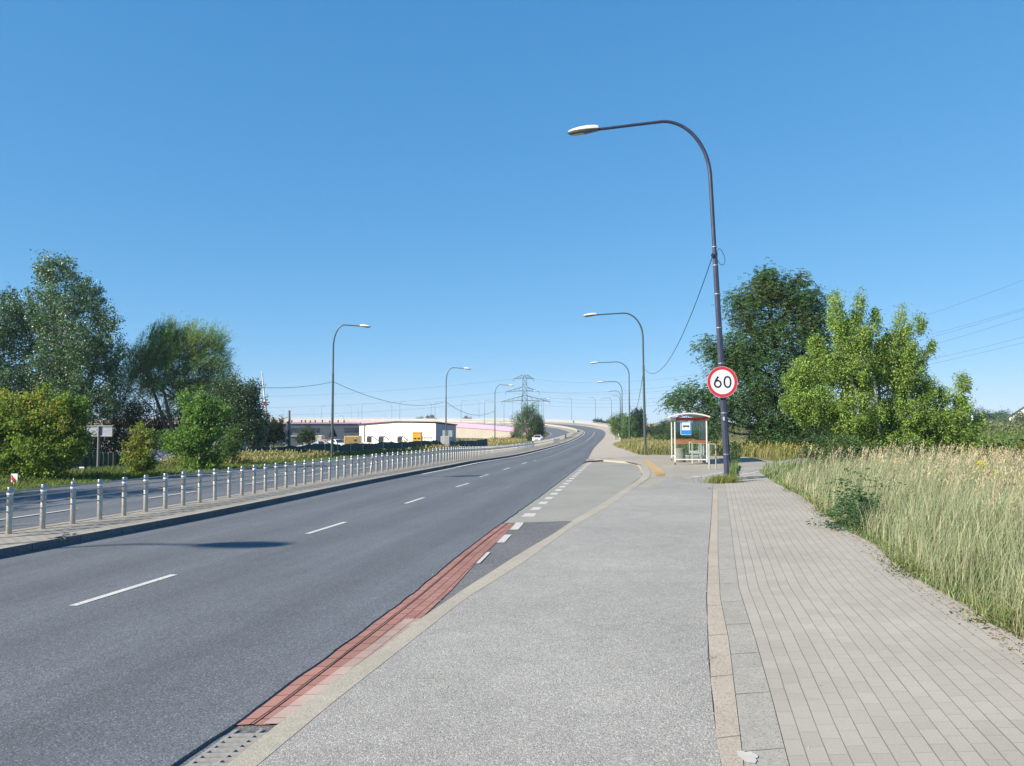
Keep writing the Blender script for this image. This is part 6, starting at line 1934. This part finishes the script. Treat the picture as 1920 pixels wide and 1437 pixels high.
# crane boom
t = thing('crane_boom', 'tall pale telescopic crane boom leaning left behind the trees', 'crane')
P0, P1 = at(502, 800, 210), at(491, 697, 210)
b = MB(); b.tube([P0, P0.lerp(P1, .45), P1], [.42, .3, .16], 6); b.build('boom', simple('boom_white', (.62, .64, .66), .4), t)
b = MB(); b.tube([at(496, 775, 209), at(491, 740, 209), at(490, 700, 209)], .07, 4); b.build('hoist_cable', M['galv'], t)
b = MB(); q_ = P0.lerp(P1, .42); b.box((q_.x, q_.y - .5, q_.z), (.7, .5, 1.0)); b.build('hook_block', m_sred, t)

# ------------------------------------------------------------------ pylon and power lines
PD = 520
pyb = at(984, 812, PD)
py = thing('pylon', 'lattice steel electricity pylon with three pairs of arms behind the viaduct', 'pylon', pyb)
def pl_(u, v, dy=0):
    q_ = at(u, v, PD); return Vector((q_.x - pyb.x, dy, q_.z - pyb.z))
m_py = simple('pylon_steel', (.11, .14, .15), .6, metal=.2)
def zof(v): return pl_(984, v).z
lv_ = [(812, 13.5), (795, 10.5), (780, 8.0), (765, 6.0), (751, 5.2), (742, 4.8), (733, 4.4), (721, 4.0), (709, 3.8), (704, 1.0)]
lv_ = [(v, w_ * PD / 1440 * 1.9) for v, w_ in lv_]
b = MB(); R1 = .16
for i in range(len(lv_) - 1):
    (va, wa), (vb_, wb2) = lv_[i], lv_[i + 1]
    za, zb_ = zof(va), zof(vb_)
    ca = [(sx * wa / 2, sy * wa / 2, za) for sx, sy in ((-1, -1), (1, -1), (1, 1), (-1, 1))]
    cb_ = [(sx * wb2 / 2, sy * wb2 / 2, zb_) for sx, sy in ((-1, -1), (1, -1), (1, 1), (-1, 1))]
    for k in range(4):
        b.tube([ca[k], cb_[k]], R1, 4, cap=False); k2 = (k + 1) % 4
        b.tube([ca[k], cb_[k2]], R1 * .6, 4, cap=False); b.tube([ca[k2], cb_[k]], R1 * .6, 4, cap=False); b.tube([cb_[k], cb_[k2]], R1 * .6, 4, cap=False)
b.build('tower', m_py, py)
arms = []
for (v, ul, ur, vt) in ((709, 962.5, 1001, 703), (733, 948, 1011, 726), (751, 941, 1031, 743)):
    b = MB()
    for u, s in ((ul, -1), (ur, 1)):
        tipp = pl_(u, v + 2); wv = np.interp(v, [709, 751], [3.8, 5.2]) * PD / 1440 * .95
        for sy in (-1, 1):
            lo_ = Vector((s * wv, sy * wv, zof(v))); hi_ = Vector((s * wv, sy * wv, zof(vt)))
            b.tube([lo_, tipp], R1, 4, cap=False); b.tube([hi_, tipp], R1, 4, cap=False)
            for f in (.25, .5, .75): b.tube([lo_.lerp(tipp, f), hi_.lerp(tipp, f - .12)], R1 * .6, 4, cap=False)
        arms.append(Vector(pyb) + tipp)
    b.build('arm', m_py, py)
b = MB()
for a_ in arms:
    b.tube([a_ - Vector(pyb), a_ - Vector(pyb) - Vector((0, 0, 2.2))], .16, 5)
b.build('insulators', simple('insulator', (.12, .16, .18), .4), py)
gL = 'power lines from the pylon'
def fit_line(P1, P2xy, ua, va, ub, vb, label, r=.10):
    # height of the far end and sag from two sighted points
    P1 = Vector(P1)
    rows, rhs = [], []
    for u, v in ((ua, va), (ub, vb)):
        d = ray(u, v); k = d.x / d.y
        t = (k * P1.y - P1.x) / ((P2xy[0] - P1.x) - k * (P2xy[1] - P1.y))
        y = P1.y + (P2xy[1] - P1.y) * t
        z = CAMZ + d.z / d.y * y
        rows.append((t, -4 * t * (1 - t))); rhs.append(z - P1.z * (1 - t))
    z2, s = np.linalg.solve(np.array(rows), np.array(rhs))
    print('LINE', round(z2, 1), round(s, 1))
    cable('power_line', P1, (P2xy[0], P2xy[1], float(z2)), float(s), label, r, n=60, cat='power line', group=gL)
E_ = (255, 190)
fit_line(arms[1], (E_[0], E_[1]), 1690, 607, 1920, 525, 'highest power line crossing the sky at the right', .038)
fit_line(arms[3], (E_[0] - 3, E_[1]), 1731, 631, 1920, 578.5, 'upper line of the close second pair of power lines at the right', .038)
fit_line(arms[3], (E_[0] - 3, E_[1] - 4), 1731, 637, 1920, 581.5, 'lower line of the close second pair of power lines at the right', .038)
fit_line(arms[2], (E_[0] - 12, E_[1]), 1724, 653.6, 1920, 595, 'middle single power line at the right', .038)
fit_line(arms[5], (E_[0], E_[1]), 1734, 677, 1920, 632, 'upper line of the lowest pair of power lines at the right', .038)
fit_line(arms[4], (E_[0] - 12, E_[1]), 1731, 686, 1920, 642.6, 'lower line of the lowest pair of power lines at the right', .038)
for i, (a_, u, v) in enumerate(((arms[0], 300, 742), (arms[2], 300, 762), (arms[4], 300, 774))):
    cable('power_line', a_, at(u, v, 640), 5, ['highest', 'middle', 'lowest'][i] + ' faint power line running left from the pylon', .06, cat='power line', group=gL)

# ------------------------------------------------------------------ white house at the right
hp = at(1893, 801.5, 216)
ho = thing('white_house', 'white gabled house with a dark roof edge at the right edge of the field', 'house', (hp.x, hp.y, hp.z - .3), -.66)
Wd = 11.5; Hw = 3.3; Hr = 4.2
b = MB(); b.prism([(0, 0), (Wd, 0), (Wd, Hw), (Wd / 2, Hw + Hr), (0, Hw)], 0, 12); b.build('wall', simple('house_white', (.72, .70, .62), .7, var=.04), ho)
b = MB()
for s, x0_, x1_ in ((1, -.5, Wd / 2), (-1, Wd + .5, Wd / 2)):
    za, zb_ = Hw - .33, Hw + Hr + .05
    b.add([(x0_, -.5, za), (x1_, -.5, zb_), (x1_, 12.5, zb_), (x0_, 12.5, za), (x0_, -.5, za + .22), (x1_, -.5, zb_ + .22), (x1_, 12.5, zb_ + .22), (x0_, 12.5, za + .22)],
          [(0, 1, 2, 3), (4, 7, 6, 5), (0, 4, 5, 1), (3, 2, 6, 7), (0, 3, 7, 4)])
b.build('roof', simple('house_roof', (.13, .12, .13), .7), ho)
w_ = box_part('window', m_frame, [((Wd * .42, -.03, Hw + 1.1), (1.0, .08, 1.2))], ho)
box_part('pane', m_win, [((Wd * .42, -.08, Hw + 1.1), (.85, .03, 1.05))], w_)
p_ = at(1823.5, 800, 205)
t = thing('white_post', 'white marker post standing in the far field', 'post', (p_.x, p_.y, tz(p_.x, p_.y)))
b = MB(); b.lathe([(.28, 0), (.28, 3.2), (.2, 3.4), (0, 3.45)], n=10); b.build('post', M['white_paint'], t)
box_part('base', M['kerb'], [((0, 0, .15), (.9, .9, .3))], t)
# pale farm track and paler crop strip
b = MB()
A_ = [Vector((x, 118 + .02 * x, tz(x, 118) + .06)) for x in np.arange(40, 150, 4)]
B_ = [Vector((p.x, p.y + 4.5, tz(p.x, p.y + 4.5) + .06)) for p in A_]
b.strip(A_, B_); struct(b.build('farm_track', simple('track_dirt', (.34, .32, .22), .95)), 'pale farm track across the field')
XY = region_points(6000, [(40, 123), (150, 125), (200, 190), (70, 190)])
weed_cloud('crop_strip', 'pale grey-green crop strip beyond the farm track', XY, 1.6, [(.15, .18, .09), (.13, .165, .085), (.18, .20, .10)], (.75, .4), per=6)

# ------------------------------------------------------------------ drain grate, road edge cleanup, litter
gr0 = onp(424, 1437, GZ); ga, gb = onp(350, 1437, GZ), onp(490, 1368, GZ)
y0g, y1g = onp(400, 1437, GZ).y - .35, onp(455, 1371, GZ).y
yg = np.linspace(y0g, y1g, 26)
Ld = with_y(RE, yg, GZ + .012); Rd = with_y(KL, yg, 0)
Ld = [Vector((p.x + .055, p.y, p.z)) for p in Ld]; Rd = [Vector((p.x - .012, p.y, G(p.x, p.y) + GZ + .012)) for p in Rd]
dg = thing('drain_grate', 'cast iron drain grate in the gutter at the bottom left of the kerb', 'drain grate')
m_cast = simple('cast_iron', (.30, .295, .28), .7, metal=.2, var=.2, scale=30)
b = MB()
b.strip(Ld, mixl(Ld, Rd, .07)); b.strip(mixl(Ld, Rd, .93), Rd); b.strip(mixl(Ld, Rd, .47), mixl(Ld, Rd, .53))
b.build('frame', m_cast, dg)
b = MB()
for i in range(0, 24, 2):
    for (f0, f1) in ((.07, .47), (.53, .93)):
        p = [Ld[i].lerp(Rd[i], f0), Ld[i].lerp(Rd[i], f1), Ld[i + 1].lerp(Rd[i + 1], f1), Ld[i + 1].lerp(Rd[i + 1], f0)]
        lo = [q_ - Vector((0, 0, .035)) for q_ in p]
        b.add(p + lo, [(0, 1, 2, 3), (0, 4, 5, 1), (2, 6, 7, 3)])
b.build('bars', m_cast, dg)
b = MB(); b.strip(up(Ld, -.06), up(Rd, -.06)); b.build('pit', m_dark, dg)
# hole is dark: lower the gutter sheet beneath by covering with the pit box already built
bm = bmesh.new()
for k in range(260):
    r_ = random.random()
    y = random.uniform(3.0, 14); x = random.uniform(-1.6, 5.0)
    x = lin([(p.y, p.x) for p in PR], y) + random.gauss(0, .03) if r_ < .6 else x
    r = random.uniform(.0025, .007)
    ic = bmesh.ops.create_icosphere(bm, subdivisions=1, radius=r)
    for v_ in ic['verts']: v_.co += Vector((x, y, G(x, y) + .004))
me = bpy.data.meshes.new('loose_grit'); bm.to_mesh(me); bm.free(); me.materials.append(M['kerb'])
tag(link('loose_grit', me), 'loose grit scattered on the path and along its kerb', 'grit', kind='stuff')
# pale cement spill on the kerb band
c0 = onp(1403, 1418, .009)
b = MB(); pts = []
for k in range(22):
    a = 2 * math.pi * k / 22; r = .05 * (1 + .22 * math.sin(3 * a + .6) + random.uniform(-.18, .18))
    x, y = c0.x + r * math.cos(a) * .9, c0.y + r * math.sin(a) * 1.3
    pts.append(Vector((x, y, G(x, y) + .008)))
b.poly(pts); struct(b.build('cement_spill', simple('cement', (.45, .44, .40), .9)), 'pale cement spill on the kerb band')

# ------------------------------------------------------------------ person on the viaduct pavement
pp_ = at(1075.6, 795.0, 346)
jb = [((0, 0, .92), .15), ((0, 0, 1.15), .15), ((0, 0, 1.38), .17), ((0, .01, 1.50), .06), ((0, .02, 1.58), .085), ((0, .03, 1.70), .10)]
me = bpy.data.meshes.new('person'); bm = bmesh.new(); vs = []
def addv(co, r): 
    v_ = bm.verts.new(co); vs.append(r); return v_
spine = [addv(c, r) for c, r in jb]
for i in range(len(spine) - 1): bm.edges.new((spine[i], spine[i + 1]))
for s in (-1, 1):
    hip = addv((s * .10, 0, .88), .11); kn = addv((s * .11, .10 * s, .50), .075); an = addv((s * .11, -.02 - .12 * s, .09), .05); ft = addv((s * .12, .12 - .12 * s, .04), .045)
    bm.edges.new((spine[0], hip)); bm.edges.new((hip, kn)); bm.edges.new((kn, an)); bm.edges.new((an, ft))
    shd = addv((s * .19, 0, 1.40), .065); el = addv((s * .24, -.06 * s, 1.13), .048); wr_ = addv((s * .22, .10, .90), .035); hn = addv((s * .22, .13, .82), .04)
    bm.edges.new((spine[2], shd)); bm.edges.new((shd, el)); bm.edges.new((el, wr_)); bm.edges.new((wr_, hn))
bm.to_mesh(me); bm.free()
sk_ = me.skin_vertices.new() if hasattr(me.skin_vertices, 'new') else None
pe = bpy.data.objects.new('person', me); COL.objects.link(pe)
md = pe.modifiers.new('skin', 'SKIN')
if not me.skin_vertices:
    bpy.context.view_layer.objects.active = pe
for i, r in enumerate(vs):
    me.skin_vertices[0].data[i].radius = (r, r)
me.skin_vertices[0].data[0].use_root = True
md2 = pe.modifiers.new('sub', 'SUBSURF'); md2.levels = 1; md2.render_levels = 1
m_cl = bpy.data.materials.new('dark_clothes'); t_ = NT(m_cl)
sx = t_.n('ShaderNodeSeparateXYZ'); t_.l(t_.obj(), sx.inputs[0])
c_ = t_.ramp(t_.math('DIVIDE', sx.outputs[2], 2.0), [(.0, (.02, .02, .03)), (.44, (.02, .022, .035)), (.46, (.05, .05, .06)), (.76, (.05, .05, .06)), (.77, (.35, .20, .14)), (.87, (.04, .03, .02))], 'CONSTANT')
t_.done(t_.bsdf(c_, .8)); me.materials.append(m_cl)
pe.location = pp_
tag(pe, 'person in dark clothes walking far off on the viaduct pavement', 'person')

# ------------------------------------------------------------------ air
b = MB(); b.box((-15, 940, 24), (3660, 2100, 70))
m_hz = bpy.data.materials.new('air'); m_hz.use_nodes = True
nh = m_hz.node_tree; nh.nodes.clear()
oh = nh.nodes.new('ShaderNodeOutputMaterial'); vh = nh.nodes.new('ShaderNodeVolumePrincipled')
vh.inputs['Color'].default_value = (.80, .90, 1.0, 1); vh.inputs['Density'].default_value = .0002; vh.inputs['Anisotropy'].default_value = 0.0
nh.links.new(vh.outputs[0], oh.inputs['Volume'])
hz = b.build('haze', m_hz); tag(hz, 'thin pale summer haze over the whole place', 'haze', kind='stuff')
